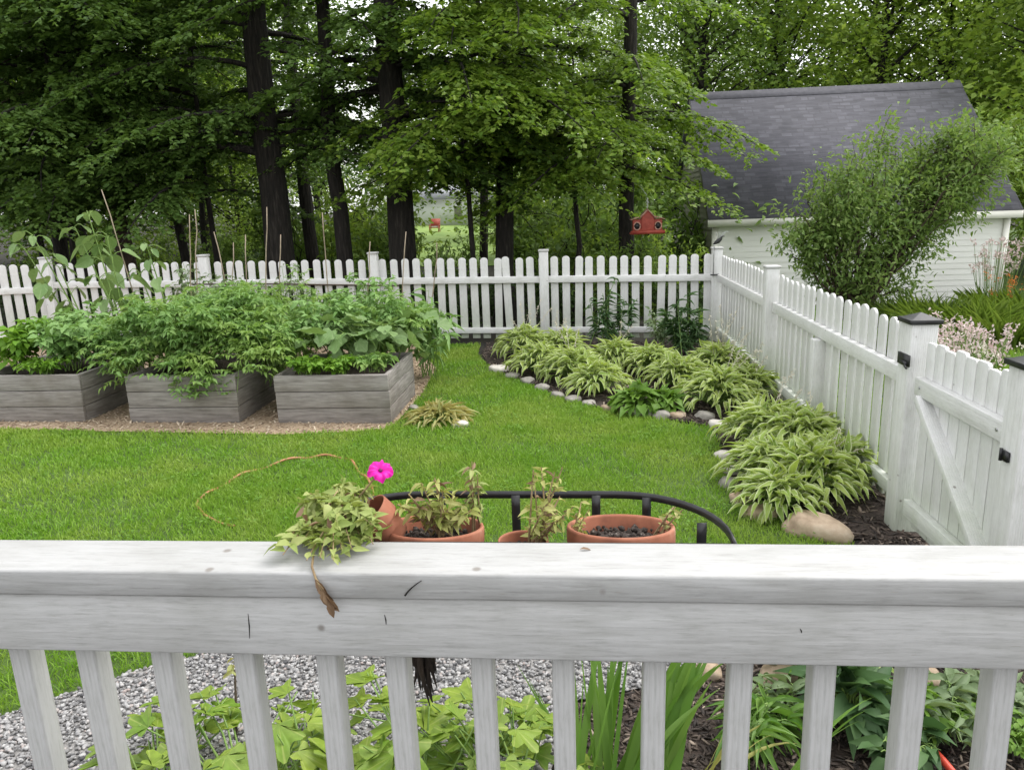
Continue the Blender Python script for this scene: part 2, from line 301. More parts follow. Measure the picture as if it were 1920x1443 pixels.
def lobed(nl, depth, n=26, cup=.12, ang=2.6, tip=0., ser=0.):
    """round lobed leaf: fan from the petiole at x=0; unit width about 1"""
    th = np.linspace(-ang, ang, n); c = np.array([.42, 0, 0])
    rr = .5*(1-depth*(.5-.5*np.cos(th*nl))) * (1+.16*np.cos(th)+tip*np.exp(-(th/.3)**2)) * (1+ser*np.cos(th*nl*5))
    rim = np.stack([c[0]+rr*np.cos(th), rr*np.sin(th), cup*rr**2*2.2 - .22*np.maximum(0, rr*np.cos(th)+.2)**2 + .025*np.sin(th*nl*1.7)], 1)
    V = np.vstack([[.12, 0, 0], rim]); k = np.arange(1, n)
    return V, np.stack([np.zeros(n-1, int), k, k+1], 1), np.stack([V[:, 1]+.5, V[:, 0]], 1)
SQUASH = lobed(5, .18); MALLOW = lobed(5, .50, 60, .10, 2.7, .12, .035); HEART = lobed(1, .0, 22, .1, 2.75, .38)
def inst(mb, tpl, P, X, Z, L, W, curl=None):
    V, f, uv = tpl; P = np.asarray(P, float); n = len(P)
    if n == 0: return
    X = unit(np.asarray(X, float)); Y = unit(np.cross(Z, X)); Z = np.cross(X, Y); L = np.broadcast_to(L, (n,)); W = np.broadcast_to(W, (n,))
    vz = np.broadcast_to(V[:, 2][None, :], (n, len(V))).copy()
    if curl is not None: vz = vz - np.broadcast_to(curl, (n,))[:, None]*(V[:, 0]**2)[None, :]
    out = P[:, None] + (L[:, None]*V[:, 0][None])[..., None]*X[:, None] + (W[:, None]*V[:, 1][None])[..., None]*Y[:, None] + (L[:, None]*vz)[..., None]*Z[:, None]
    fa = (f[None] + (np.arange(n)*len(V))[:, None, None]).reshape(-1, f.shape[1])
    mb.add(out.reshape(-1, 3), fa, np.tile(uv, (n, 1)))
def rv(n, s=1.): return rng.normal(0, s, (n, 3))
def az(n): a = rng.uniform(0, 2*math.pi, n); return np.stack([np.cos(a), np.sin(a), np.zeros(n)], 1)
UP = np.array([0, 0, 1.])

# ================================================================= SETTING
def sheet(name, pts, h, m, label=None):
    """flat polygon lying h above the ground, subdivided so it follows it"""
    p = np.asarray(pts, float); x0, y0 = p.min(0); x1, y1 = p.max(0)
    import bmesh
    bm = bmesh.new(); vs = [bm.verts.new((x, y, 0)) for x, y in p]; bm.faces.new(vs)
    for a in np.arange(math.floor(y0)+1, y1, 1.0): bmesh.ops.bisect_plane(bm, geom=bm.verts[:]+bm.edges[:]+bm.faces[:], plane_co=(0, a, 0), plane_no=(0, 1, 0))
    for a in np.arange(math.floor(x0/3)*3, x1, 3.0): bmesh.ops.bisect_plane(bm, geom=bm.verts[:]+bm.edges[:]+bm.faces[:], plane_co=(a, 0, 0), plane_no=(1, 0, 0))
    for v in bm.verts: v.co.z = float(gz(v.co.x, v.co.y))+h
    bmesh.ops.recalc_face_normals(bm, faces=bm.faces)
    me = bpy.data.meshes.new(name); bm.to_mesh(me); bm.free(); me.materials.append(m); o = bpy.data.objects.new(name, me); COL.objects.link(o)
    for f in me.polygons:
        if f.normal.z < 0: me.flip_normals(); break
    return tag(o, label, None, None, 'structure')
g = np.concatenate([-np.geomspace(14, 400, 22)[::-1], np.linspace(-12, 12, 33), np.geomspace(14, 400, 22)]); gy = np.concatenate([-np.geomspace(3, 60, 8)[::-1], np.linspace(0, 62, 125), np.geomspace(66, 600, 16)])
gx, gyy = np.meshgrid(g, gy); nx, ny = len(g), len(gy); b = MB(); i = np.arange(ny-1)[:, None]*nx; j = np.arange(nx-1)[None]
b.add(np.stack([gx, gyy, gz(gx, gyy)], -1).reshape(-1, 3), np.stack([i+j, i+j+1, i+nx+j+1, i+nx+j], -1).reshape(-1, 4))
tag(b.build('ground', M['litter'], smooth=True), 'dark leaf-littered ground of the wood and yard', None, None, 'structure')
LAWN = [(-9, 2.0), (-2.6, 1.75), (-2.15, 2.22), (-1.78, 2.53), (-1.4, 2.75), (-.5, 2.95), (.6, 3.05), (1.15, 3.35), (1.45, 3.8), (1.17, 4.05), (.98, 4.5), (.97, 4.96), (1.05, 5.5), (1.08, 5.92), (.52, 6.25), (.1, 6.55), (-.22, 6.95), (-.65, 7.6), (-1.02, 8.24), (-1.25, 9.0), (-1.3, 9.66), (-9, 9.66)]
sheet('lawn', LAWN, .004, M['lawn'], 'green mown lawn inside the fence')
HOLE = [(-9, 5.72), (-4.9, 5.76), (-3.6, 5.70), (-2.4, 5.66), (-1.62, 5.80), (-1.56, 6.0), (-1.54, 7.1), (-1.62, 8.2), (-2.2, 9.66), (-9, 9.66)]
sheet('chip_path', HOLE, .012, M['chipbase'], 'tan wood chip strip around the raised beds')
GRAV = [(-3.2, 1.28), (-.4, 1.28), (-.12, 2.0), (-.05, 2.42), (.45, 2.6), (.72, 2.85), (.62, 3.04), (-.5, 2.94), (-1.4, 2.74), (-1.78, 2.52), (-2.15, 2.21), (-2.6, 1.74), (-3.2, 1.6)]
sheet('gravel_path', GRAV, .008, M['gravelbase'], 'grey gravel path below the railing')
BED1 = [(-.38, 1.28), (1.95, 1.28), (1.95, 3.9), (1.5, 3.85), (1.17, 3.36), (.74, 3.1), (.74, 2.85), (.45, 2.58), (-.04, 2.40), (-.11, 2.0)]
sheet('mulch_bed', BED1, .012, M['mulchbase'], 'dark bark mulch bed below the railing')
BED2 = [(1.45, 3.86), (1.95, 3.92), (1.95, 9.78), (-1.22, 9.78), (-1.2, 9.0), (-1.0, 8.26), (-.63, 7.62), (-.2, 6.97), (.12, 6.57), (.54, 6.27), (1.1, 5.94), (1.07, 5.5), (.99, 4.96), (1.0, 4.5), (1.19, 4.07)]
sheet('hosta_bed', BED2, .012, M['mulchbase'], 'soil bed along the fences')
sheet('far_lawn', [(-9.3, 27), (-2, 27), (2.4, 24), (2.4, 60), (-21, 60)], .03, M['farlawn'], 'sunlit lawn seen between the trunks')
sheet('garden_lawn', [(2.0, 2), (30, 2), (30, 40), (9.3, 40), (9.3, 15.5), (2.0, 15.5)], .03, M['lawn'], 'grass of the garden beyond the side fence')

def inpoly(P, poly):
    x, y = P[:, 0], P[:, 1]; c = np.zeros(len(P), bool); n = len(poly); k = n-1
    for q in range(n):
        xi, yi = poly[q]; xj, yj = poly[k]
        c ^= ((yi > y) != (yj > y)) & (x < (xj-xi)*(y-yi)/((yj-yi) or 1e-9)+xi); k = q
    return c
def in_view(P, pad=60):
    v = np.column_stack([P, np.zeros(len(P))])-CAM; w = v@FWD; px = 960+F*(v@RGT)/w; py = 721.5-F*(v@UPV)/w
    return (w > 0) & (px > -pad*4) & (px < 1920+pad*4) & (py < 1443+pad*3)
# grass
P = np.column_stack([rng.uniform(-9, 1.7, 900000), 1.7+8*rng.uniform(0, 1, 900000)**1.15])
P = P[inpoly(P, LAWN) & ~inpoly(P, HOLE) & in_view(P)]
d = np.hypot(P[:, 0], P[:, 1]); P = P[rng.uniform(0, 1, len(P)) < np.clip(1.0-(d-4)*.09, .35, 1)*np.clip(.72+.5*np.sin(P[:, 0]*1.9+np.sin(P[:, 1]*1.3)*2)*np.sin(P[:, 1]*2.3+P[:, 0]*.7), .45, 1)]; d = np.hypot(P[:, 0], P[:, 1]); n = len(P)
tuft = (np.sin(P[:, 0]*5.1+np.sin(P[:, 1]*3.7)*1.7)*np.sin(P[:, 1]*6.3+np.sin(P[:, 0]*4.1)*2.0))
b = MB(); lean = az(n)*rng.uniform(.15, .95, (n, 1))+UP
G3 = (np.array([[0, .5, 0], [0, -.5, 0], [.55, -.38, .0], [.55, .38, .0], [1, 0, -.18]]), None, None)
Ht = rng.uniform(.034, .068, n)*(1+.28*tuft); Wd = rng.uniform(.0032, .0055, n)*np.clip(d/4.2, 1, 2.2)
X = unit(lean); Zr = unit(np.cross(X, az(n))); Y = np.cross(Zr, X); V = G3[0]
out = np.column_stack([P, gz(P[:, 0], P[:, 1])+.003])[:, None] + (Ht[:, None]*V[:, 0])[..., None]*X[:, None] + (Wd[:, None]*V[:, 1])[..., None]*Y[:, None] + (Ht[:, None]*V[:, 2]*1.4)[..., None]*np.array([0, 0, 1.])
base = np.arange(n)[:, None]*5
b.add(out.reshape(-1, 3), base+np.array([[0, 1, 2, 3]])); b.more(base+np.array([[3, 2, 4]]), 0)
tag(b.build('grass', M['grass']), 'short green lawn grass between the railing and the beds', None, None, 'stuff')

def turf(P, hgt, wid, dz):
    n = len(P); b = MB(); X = unit(az(n)*rng.uniform(.15, .95, (n, 1))+UP); Y = np.cross(unit(np.cross(X, az(n))), X); V = G3[0]; H_ = rng.uniform(*hgt, n); W_ = rng.uniform(*wid, n)
    o_ = np.column_stack([P, gz(P[:, 0], P[:, 1])+dz])[:, None]+(H_[:, None]*V[:, 0])[..., None]*X[:, None]+(W_[:, None]*V[:, 1])[..., None]*Y[:, None]+(H_[:, None]*V[:, 2]*1.4)[..., None]*np.array([0, 0, 1.])
    q = np.arange(n)[:, None]*5; b.add(o_.reshape(-1, 3), q+np.array([[0, 1, 2, 3]])); b.more(q+np.array([[3, 2, 4]]), 0); return b
P2 = np.column_stack([rng.uniform(2.02, 9, 90000), 2+13.4*rng.uniform(0, 1, 90000)**1.3])
tag(turf(P2, (.05, .10), (.007, .014), .032).build('garden_grass', M['grass']), 'grass of the garden beyond the side fence', None, None, 'stuff')
# clover and small weeds in the lawn
k0 = P[rng.integers(0, n, 220)]; cl_ = np.repeat(k0, 14, 0)+rng.normal(0, .045, (220*14, 2)); cl_ = cl_[inpoly(cl_, LAWN) & ~inpoly(cl_, HOLE)]; m_ = len(cl_); b = MB()
inst(b, OVAL, np.column_stack([cl_, gz(cl_[:, 0], cl_[:, 1])+rng.uniform(.03, .055, m_)]), az(m_)+UP*.15, UP+rv(m_, .25), rng.uniform(.012, .028, m_), rng.uniform(.010, .018, m_))
tag(b.build('clover', M['clover']), 'low clover and weed leaves dotted through the lawn', None, None, 'stuff')
# pebbles / chips
def icos():
    t = (1+5**.5)/2; V = np.array([[-1,t,0],[1,t,0],[-1,-t,0],[1,-t,0],[0,-1,t],[0,1,t],[0,-1,-t],[0,1,-t],[t,0,-1],[t,0,1],[-t,0,-1],[-t,0,1]])/math.sqrt(1+t*t)
    f = np.array([[0,11,5],[0,5,1],[0,1,7],[0,7,10],[0,10,11],[1,5,9],[5,11,4],[11,10,2],[10,7,6],[7,1,8],[3,9,4],[3,4,2],[3,2,6],[3,6,8],[3,8,9],[4,9,5],[2,4,11],[6,2,10],[8,6,7],[9,8,1]]); return V, f
def scatter(name, m, poly, n, size, flat, label, dz=.01, ext=None, hole=None):
    x0, y0 = np.min(poly, 0); x1, y1 = np.max(poly, 0); P = np.column_stack([rng.uniform(x0, x1, n), rng.uniform(y0, y1, n)]); P = P[inpoly(P, poly) & in_view(P)]
    if hole is not None: P = P[~inpoly(P, hole)]
    n = len(P); V, f = icos(); V = V[None]*(1+rng.normal(0, .16, (n, 12, 1))); s = rng.uniform(size[0], size[1], (n, 1, 1))*np.array(flat)[None, None]*rng.uniform(.7, 1.3, (n, 1, 3))
    V = V*s; a = rng.uniform(0, 6.28, n); e = rng.normal(0, .35, n); ca, sa, ce, se = np.cos(a), np.sin(a), np.cos(e), np.sin(e)
    x = V[..., 0]*ce[:, None]-V[..., 2]*se[:, None]; z = V[..., 0]*se[:, None]+V[..., 2]*ce[:, None]; y = V[..., 1]
    V = np.stack([x*ca[:, None]-y*sa[:, None], x*sa[:, None]+y*ca[:, None], z], -1)+np.column_stack([P, gz(P[:, 0], P[:, 1])+dz+rng.uniform(0, size[1]*.6, n)])[:, None]
    b = MB(); b.add(V.reshape(-1, 3), (f[None]+(np.arange(n)*12)[:, None, None]).reshape(-1, 3)); return tag(b.build(name, m), label, None, None, 'stuff')
scatter('gravel', M['pebble'], GRAV, 52000, (.005, .0112), (1, .8, .6), 'crushed grey stone of the gravel path', .010)
scatter('bark_mulch', M['mulch'], BED1, 26000, (.004, .012), (2.3, .55, .28), 'dark bark chips in the bed below the railing', .014)
scatter('wood_chips', M['chips'], HOLE, 24000, (.005, .014), (2.2, .6, .3), 'tan wood chips around the raised beds', .014)
scatter('bed_mulch', M['mulch'], BED2, 12000, (.008, .018), (2.3, .55, .3), 'dark bark chips among the hostas', .014)

# ================================================================= FENCES
XF, YF = 1.80, 9.85
def picket_mb(h, w=.098, t=.019, axis=1):
    r = w*.5; pts = [(-r, 0), (r, 0), (r, h-.038)] + [(r*math.cos(a), h-.038+.038*math.sin(a)) for a in np.linspace(.25, math.pi-.25, 9)] + [(-r, h-.038)]
    return MB().poly(pts, 0, t, axis)
def put(o, parent, loc, rz=None, sc=None):
    o.parent = parent; o.location = tuple(map(float, loc))
    if rz is not None: o.rotation_euler.z = rz
    if sc is not None: o.scale = sc
def post_mb(c, z0, z1, w, capw=0, capm=None):
    b = MB().box((c[0], c[1], (z0+z1)/2), (w, w, z1-z0)); return b
fb = thing('picket_fence', 'long white picket fence along the back of the yard in front of the wood', 'fence', (XF, YF, 0))
proto = None; x = XF-.15; XK = -7.3; nP = 0
DIR2 = np.array([-math.cos(R(20)), -math.sin(R(20))])
def fence_pt(s):   # s metres leftwards from the corner
    k = XF-XK
    if s <= k: return np.array([XF-s, YF]), 0.
    return np.array([XK, YF])+DIR2*(s-k), R(20)
s_ = .13
while s_ < 11.9:
    (px_, py_), a_ = fence_pt(s_); z_ = float(gz(px_, min(py_, 10.2)))
    if proto is None: proto = picket_mb(1.07).build('picket', M['paint_fence'], fb, bevel=.003, world=False); o = proto
    else: o = proto.copy(); COL.objects.link(o)
    put(o, fb, (px_-XF+rng.normal(0, .004), py_-YF+rng.normal(0, .002), z_+.06+rng.normal(0, .005)), a_+rng.normal(0, .012)); o.rotation_euler.y = rng.normal(0, .011)
    s_ += .152 if a_ == 0 else .145
posts_px = [1020, 702, 385, 82]; cuts = [XF]
for q in posts_px:
    X_ = aty(q, 520, YF-.05)[0]
    if X_ < XK: continue
    cuts.append(X_)
cuts.append(XK)
for a_, b_ in zip(cuts[:-1], cuts[1:]):
    for zz, hh in ((.84, .085), (.17, .075)):
        MB().bar((b_+.05 if b_ != XK else b_, YF-.024, gz(b_, 9)+zz), (a_-.05, YF-.024, gz(a_, 9)+zz), .04, hh).build('rail', M['paint_fx'], fb, bevel=.004)
e_ = np.array([XK, YF])+DIR2*3.2
nrm = np.array([math.sin(R(20)), -math.cos(R(20))])*.024
for zz, hh in ((.78, .085), (.15, .075)):
    MB().bar((e_[0]+nrm[0], e_[1]+nrm[1], gz(e_[0], 9)+zz), (XK+nrm[0]-.05, YF+nrm[1], gz(XK, 9)+zz), .04, hh).build('rail', M['paint_fx'], fb, bevel=.004)
for X_ in cuts[1:-1]+[XK]:
    z_ = float(gz(X_, 9)); p = MB().box((X_, YF-.035, z_+.6), (.115, .115, 1.2)).build('post', M['paint_fence'], fb, bevel=.006)
    MB().box((X_, YF-.035, z_+1.214), (.135, .135, .028)).build('post_cap', M['paint_x'], p, bevel=.008)

fr = thing('picket_fence', 'white picket fence along the right side running back from the gate', 'fence', (XF, 4.0, 0))
proto = None; yy = 4.16
while yy < 9.75:
    z_ = float(gz(XF, yy))
    if proto is None: proto = picket_mb(1.07, axis=0).build('picket', M['paint_fence'], fr, bevel=.003, world=False); o = proto
    else: o = proto.copy(); COL.objects.link(o)
    put(o, fr, (.012+rng.normal(0, .002), yy-4.0+rng.normal(0, .005), z_+.06+rng.normal(0, .006)), rng.normal(0, .02)); yy += .152
for a_, b_ in ((4.06, 6.99), (7.11, 9.74)):
    for zz, hh in ((.84, .09), (.17, .08)):
        MB().bar((XF-.012, a_, gz(XF, 5)+zz), (XF-.012, b_, gz(XF, 5)+zz), .042, hh).build('rail', M['paint_y'], fr, bevel=.004)
for Y_, h_, w_ in ((YF-.035, 1.2, .125), (7.05, 1.19, .115), (5.62, .79, .09)):
    z_ = float(gz(XF, 5)); p = MB().box((XF-.035, Y_, z_+h_/2), (w_, w_, h_)).build('post', M['paint_fence'], fr, bevel=.006)
    if h_ > 1: MB().box((XF-.035, Y_, z_+h_+.012), (w_+.02, w_+.02, .024)).build('post_cap', M['paint_x'], p, bevel=.008)
def gate_post(loc, label):
    t = thing('gate_post', label, 'gate post', loc)
    MB().box((0, 0, .58), (.135, .135, 1.16)).build('shaft', M['paint_gate'], t, bevel=.006, world=False)
    c = MB().box((0, 0, 1.172), (.165, .165, .024)); c.add([[-.07, -.07, 1.184], [.07, -.07, 1.184], [.07, .07, 1.184], [-.07, .07, 1.184], [0, 0, 1.215]], [[0, 1, 4], [1, 2, 4], [2, 3, 4], [3, 0, 4]])
    c.build('post_cap', M['black'], t, bevel=.004, world=False); return t
zA = float(gz(1.78, 4))
A = gate_post((1.775, 4.03, zA), 'white gate post with black cap and black latch where the side fence meets the gate')
B = gate_post((1.735, 2.93, zA), 'white gate post with black cap at the right edge of the photo beyond the gate')
lt = MB().box((1.702, 4.01, .945), (.012, .13, .06)); lt.box((1.690, 3.985, .932), (.014, .07, .020)); lt.tube([(1.685, 3.95, .93), (1.675, 3.93, .925), (1.672, 3.90, .92)], .006); lt.build('latch', M['black'], A)
for z_ in (.78, .2):
    h = MB().box((1.66, 2.93, z_), (.010, .04, .04)); h.tube([(1.655, 2.955, z_-.025), (1.655, 2.955, z_+.025)], .007, 8); h.build('hinge', M['black'], B)
gt = thing('garden_gate', 'white board gate with diagonal brace between its two black-capped posts', 'gate', (1.76, 3.05, zA))
bp = MB(); y0 = 3.03
for q in range(9):
    w_ = .095; hq = 1.055 + (0, .012, -.008, .01, .004, .016, -.006, .008, 0)[q]
    bp.poly([(y0+.002, .05), (y0+w_-.002, .05), (y0+w_-.001, hq-.012), (y0+w_-.012, hq), (y0+.012, hq), (y0+.001, hq-.012)], 1.765, 1.785, 0); y0 += w_+.002
bp.build('board_panel', M['paint_gate'], gt, bevel=.002)
MB().bar((1.742, 3.03, .83), (1.742, 3.90, .83), .045, .09).build('rail', M['paint_y'], gt, bevel=.004)
MB().bar((1.742, 3.03, .16), (1.742, 3.90, .16), .045, .09).build('rail', M['paint_y'], gt, bevel=.004)
MB().bar((1.742, 3.84, .78), (1.742, 3.10, .21), .043, .085, up=(1, 0, 0)).build('brace', M['paint_gate'], gt, bevel=.004)
st = MB()
for y_ in (3.12, 3.84): st.tube([(1.719, y_, .83), (1.7165, y_, .83)], .008, 8)
st.tube([(1.719, 3.6, .60), (1.7165, 3.6, .6)], .008, 8); st.tube([(1.719, 3.3, .37), (1.7165, 3.3, .37)], .008, 8)
st.build('screw_heads', M['steel'], gt)

# ================================================================= DECK RAILING
rl = thing('deck_railing', 'white painted wooden deck railing across the foreground', 'railing', (0, 1.1, 0))
cp = MB(); cp.box((-.1, 1.098, 1.227), (4.4, .116, .046)); cp.build('cap_rail', M['paint_cap'], rl, bevel=.005)
MB().box((-.1, 1.0695, 1.149), (4.4, .036, .108)).build('top_rail', M['paint_x'], rl, bevel=.003)
MB().box((-.1, 1.070, .46), (4.4, .036, .089)).build('bottom_rail', M['paint_x'], rl, bevel=.003)
proto = MB().box((0, 0, .43), (.037, .040, .80)).build('baluster', M['paint_z'], rl, bevel=.004, world=False)
xs = [.247+.1375*k for k in range(-15, 8)]
for k, X_ in enumerate(xs):
    o = proto if k == 0 else proto.copy()
    if k: COL.objects.link(o)
    put(o, rl, (X_+rng.normal(0, .003), .004+rng.normal(0, .0008), .36), rng.normal(0, .02)); o.rotation_euler.y = rng.normal(0, .006)
for x_, ya, yb_ in ((465, 1150, 1196), (721, 1152, 1170), (1500, 1178, 1186)):
    a_, e_ = aty(x_, ya, 1.0512), aty(x_+3, yb_, 1.0512); MB().tube([a_, (a_+e_)/2+[.0008, 0, 0], e_], [.0004, .0011, .0004], 5).build('crack', M['bark'], rl)
# small things lying on the railing
tw = atz(772, 1092, 1.228); P_ = [(tw[0]-.008+.016*t+.012*t*t, 1.036, 1.215+.026*t) for t in np.linspace(0, 1, 7)]
tag(MB().tube(P_, np.linspace(.0016, .0007, 7), 5).build('twig', M['bark'], loc=P_[0]), 'tiny dark curled twig stuck on the front edge of the railing cap', 'twig')
fp = atz(1087, 1029, 1.2525); b = MB(); inst(b, OVAL, [fp], [[1, .1, .02]], [[0, -.2, 1]], .02, .006); tag(b.build('fallen_leaf', M['brownleaf'], loc=fp), 'tiny dry brown leaf flake lying on the railing cap', 'leaf')

# ================================================================= PLANTER RACK AND POTS
rk = thing('planter_rack', 'black metal flat-bar planter rack hung on the outer side of the railing', 'planter rack', (-.14, 1.16, 1.0))
def rim_pts(z, X0=-.505, X1=.255, Y0=1.163, dep=.235, rr=.19):
    p = [(X0, Y0)]; p += [(X0+rr-rr*math.cos(a), Y0+dep-rr+rr*math.sin(a)) for a in np.linspace(0, math.pi/2, 12)]
    p += [(X1-rr+rr*math.sin(a), Y0+dep-rr+rr*math.cos(a)) for a in np.linspace(0, math.pi/2, 12)]; p += [(X1, Y0)]
    return np.array([(x, y, z) for x, y in p])
def flatbar(mb, P, w, t, up):
    """bar of width w along up and thickness t along a polyline"""
    P = np.asarray(P, float); up = np.broadcast_to(np.asarray(up, float), P.shape); T = unit(np.gradient(P, axis=0)); S_ = unit(np.cross(T, up)); U_ = np.cross(S_, T)
    V = np.stack([P+S_*t/2+U_*w/2, P-S_*t/2+U_*w/2, P-S_*t/2-U_*w/2, P+S_*t/2-U_*w/2], 1).reshape(-1, 3); i = np.arange(len(P)-1)[:, None]*4; j = np.arange(4)[None]; j2 = (j+1) % 4
    b0 = mb.n; mb.add(V, np.stack([i+j, i+j2, i+4+j2, i+4+j], -1).reshape(-1, 4)); mb.ngon(b0, [3, 2, 1, 0]); mb.ngon(b0, [len(V)-4+q for q in range(4)])
RIM = rim_pts(1.237); b = MB(); flatbar(b, RIM, .0145, .004, (0, 0, 1)); b.build('rim', M['black'], rk)
b = MB(); flatbar(b, [(-.505, 1.1625, 1.237), (.255, 1.1625, 1.237)], .0165, .004, (0, 0, 1)); flatbar(b, [(-.5, 1.1625, 1.052), (.21, 1.1625, 1.052)], .018, .004, (0, 0, 1)); b.build('back_bar', M['black'], rk)
for X_ in (-.42, -.28, -.13, .03, .128):
    yf = 1.163+.235 if -.315 < X_ < .065 else 1.163+.235-.19+math.sqrt(max(0, .19**2-(X_-.065 if X_ > 0 else -.315-X_)**2))
    c = [(X_, yf-.004, 1.237-.19*t*.55) for t in np.linspace(0, 1, 5)]
    c += [(X_, yf-.004-(yf-1.17)*(1-math.cos(a)), 1.132-.078*math.sin(a)) for a in np.linspace(.15, math.pi/2, 9)]
    b = MB(); flatbar(b, c, .017, .004, [(1, 0, 0)]*len(c)); b.build('strap', M['black'], rk)
for s2 in (.215,):
    yf = 1.163+.1; c = [(s2, yf, 1.237-.1*t) for t in np.linspace(0, 1, 5)]+[(s2-.02*t, yf-.09*t, 1.137-.085*t) for t in np.linspace(.2, 1, 6)]
    b = MB(); flatbar(b, c, .017, .004, [(1, 0, 0)]*len(c)); b.build('strap', M['black'], rk)
b = MB()
for q in range(46):
    a = rng.uniform(-.03, .03); p0 = np.array([-.315+a*1.2+.01, 1.25+rng.uniform(-.03, .03), 1.04]); L_ = .15*(1-abs(a)/.034)+.02
    b.tube([p0, p0+[(rng.normal(0, .004)), 0, -L_*.5], p0+[rng.normal(0, .008)-a*.3, rng.normal(0, .006), -L_]], [.007, .006, .001], 5)
b.build('liner_scrap', M['coco'], rk)

def pot(label, c, rad, h, tilt, tdir, sc=(1, 1), soil=True):
    t = thing('flower_pot', label, 'flower pot', c)
    ca, sa = math.cos(tilt), math.sin(tilt); ax = np.array([-tdir[1], tdir[0], 0.]); K = np.array([[0, -ax[2], ax[1]], [ax[2], 0, -ax[0]], [-ax[1], ax[0], 0]]); Q = np.eye(3)+sa*K+(1-ca)*K@K
    r = rad; prof = [(.001, -h), (r*.66, -h), (r*.70, -h+.006), (r*.86, -.036), (r*.87, -.034), (r*.98, -.033), (r, -.028), (r, -.004), (r*.985, 0), (r*.93, 0), (r*.915, -.004), (r*.90, -.03), (r*.85, -.05)]
    MB().lathe(prof, 48, (0, 0, 0), sc, Q).build('body', M['terracotta'], t, smooth=True, world=False)
    b = MB(); pr = [(.001, -.024), (r*.3, -.022), (r*.6, -.027), (r*.88, -.03)]; b.lathe(pr, 36, (0, 0, 0), sc, Q)
    for q in range(120 if soil else 0):
        a, rr = rng.uniform(0, 6.28), r*.86*math.sqrt(rng.uniform()); V, f = icos(); s3 = rng.uniform(.002, .007)
        b.add((V*(1+rng.normal(0, .2, (12, 1)))*s3+[rr*math.cos(a)*sc[0], rr*math.sin(a)*sc[1], -.022]) @ Q.T, f)
    b.build('soil', M['potting'], t, world=False); t['_q'] = 0; del t['_q']; return t
pot('wide terracotta pot of bare soil, rightmost of the pots in the black rack', (.072, 1.285, 1.222), .099, .17, R(9), (0, 1), (1, .86))
pot('terracotta pot with wilting plants and dark soil in the middle of the black rack', (-.277, 1.285, 1.220), .096, .17, R(8), (.1, 1), (1, .86))
pot('small terracotta pot tipped on its side behind the trailing plant', atz(692, 957, 1.268), .038, .075, R(46), (-.8, -.35), soil=False)
pot('small low terracotta pot with dried stems between the two larger pots', (-.105, 1.245, 1.212), .046, .10, R(3), (0, 1))

def leafy(name, label, cat, base, parts, group=None):
    t = thing(name, label, cat, base, 0, group)
    for nm, mb, m, smo in parts:
        if mb.n: mb.build(nm, m, t, smooth=smo)
    return t
def sprig_plant(base, tips, nl, L, W, leaf, b_leaf, b_stem, r0=.0025, sag=.0, spread=.5, petiole=.0):
    """stems from base to each tip, leaves all along"""
    for tp in tips:
        tp = np.asarray(tp, float); bs = np.asarray(base, float)+np.append(rng.normal(0, .008, 2), 0); t = np.linspace(0, 1, 7)[:, None]
        mid = bs*.5+tp*.5+[0, 0, .25*np.linalg.norm(tp-bs)*spread]; P = (1-t)**2*bs+2*t*(1-t)*mid+t*t*tp; b_stem.tube(P, np.linspace(r0, r0*.4, 7), 5, False)
        k = nl; s = rng.uniform(.25, 1, k); Q = np.stack([np.interp(s, t[:, 0], P[:, a]) for a in range(3)], 1); X = az(k)+UP*rng.uniform(-.5, .8, (k, 1)); Z = UP+rv(k, .5)
        Lk = rng.uniform(*L, k); inst(b_leaf, leaf, Q+X*petiole*Lk[:, None], X, Z, Lk, Lk*rng.uniform(*W, k), rng.uniform(0, .5, k))
# trailing petunia from the tipped pot over the cap
bl, bs, bb = MB(), MB(), MB(); base = np.array([-.44, 1.235, 1.285]); tips = []
for x_, y_ in ((545, 1015), (560, 985), (590, 935), (620, 925), (650, 915), (690, 915), (600, 1045), (640, 1030), (575, 1050), (610, 1000), (660, 985), (530, 1040), (630, 960), (600, 975), (655, 945), (570, 1010), (640, 1000), (680, 1010), (700, 1020), (625, 1050), (645, 905), (580, 925), (665, 930), (560, 945), (615, 945), (540, 1005), (590, 1015), (630, 985), (670, 960), (515, 1030), (660, 1030), (610, 965), (675, 980), (690, 985), (668, 965), (685, 1000), (660, 950), (675, 945), (700, 985), (705, 970), (695, 960), (680, 1000), (710, 995)):
    tips.append(atz(x_, y_, rng.uniform(1.262, 1.275) if y_ > 990 else rng.uniform(1.27, 1.32)))
sprig_plant(base, tips, 26, (.013, .029), (.45, .68), OVAL, bl, bs, .002, spread=.3)
fl = aty(713, 884, 1.235); stem_top = fl-[0, 0, .004]; bs.tube([base+[.03, 0, 0], (base+stem_top)/2+[.03, 0, .02], stem_top], [.002, .0016, .0016], 5)
brw = [atz(585, 1062, 1.258), aty(592, 1085, 1.036), aty(605, 1105, 1.033), aty(620, 1128, 1.030)]
bs.tube([base-[.02, .06, .02], brw[0], brw[1], brw[2]], [.0022, .002, .002, .003], 5)
for q in range(9): inst(bb, OVAL, [np.array(brw[1])*(1-q/9)+np.array(brw[3])*(q/9)-[0, .002, 0]], [[.35+rng.normal(0, .25), rng.normal(0, .12), -1]], [[rng.normal(0, .4), -1, .1]], .032, .012)
for q in range(26): s = rng.choice(len(tips)); inst(bb, OVAL, [tips[s]*.55+base*.45+rng.normal(0, .015, 3)], [rng.normal(0, 1, 3)], [rng.normal(0, 1, 3)], .022, .010)
pt = leafy('petunia', 'straggling pale green petunia trailing from the tipped pot over the railing with one magenta flower', 'potted plant', base, [('stems', bs, M['drystem'], True), ('foliage', bl, M['petunia'], True), ('withered_leaves', bb, M['brownleaf'], True)])
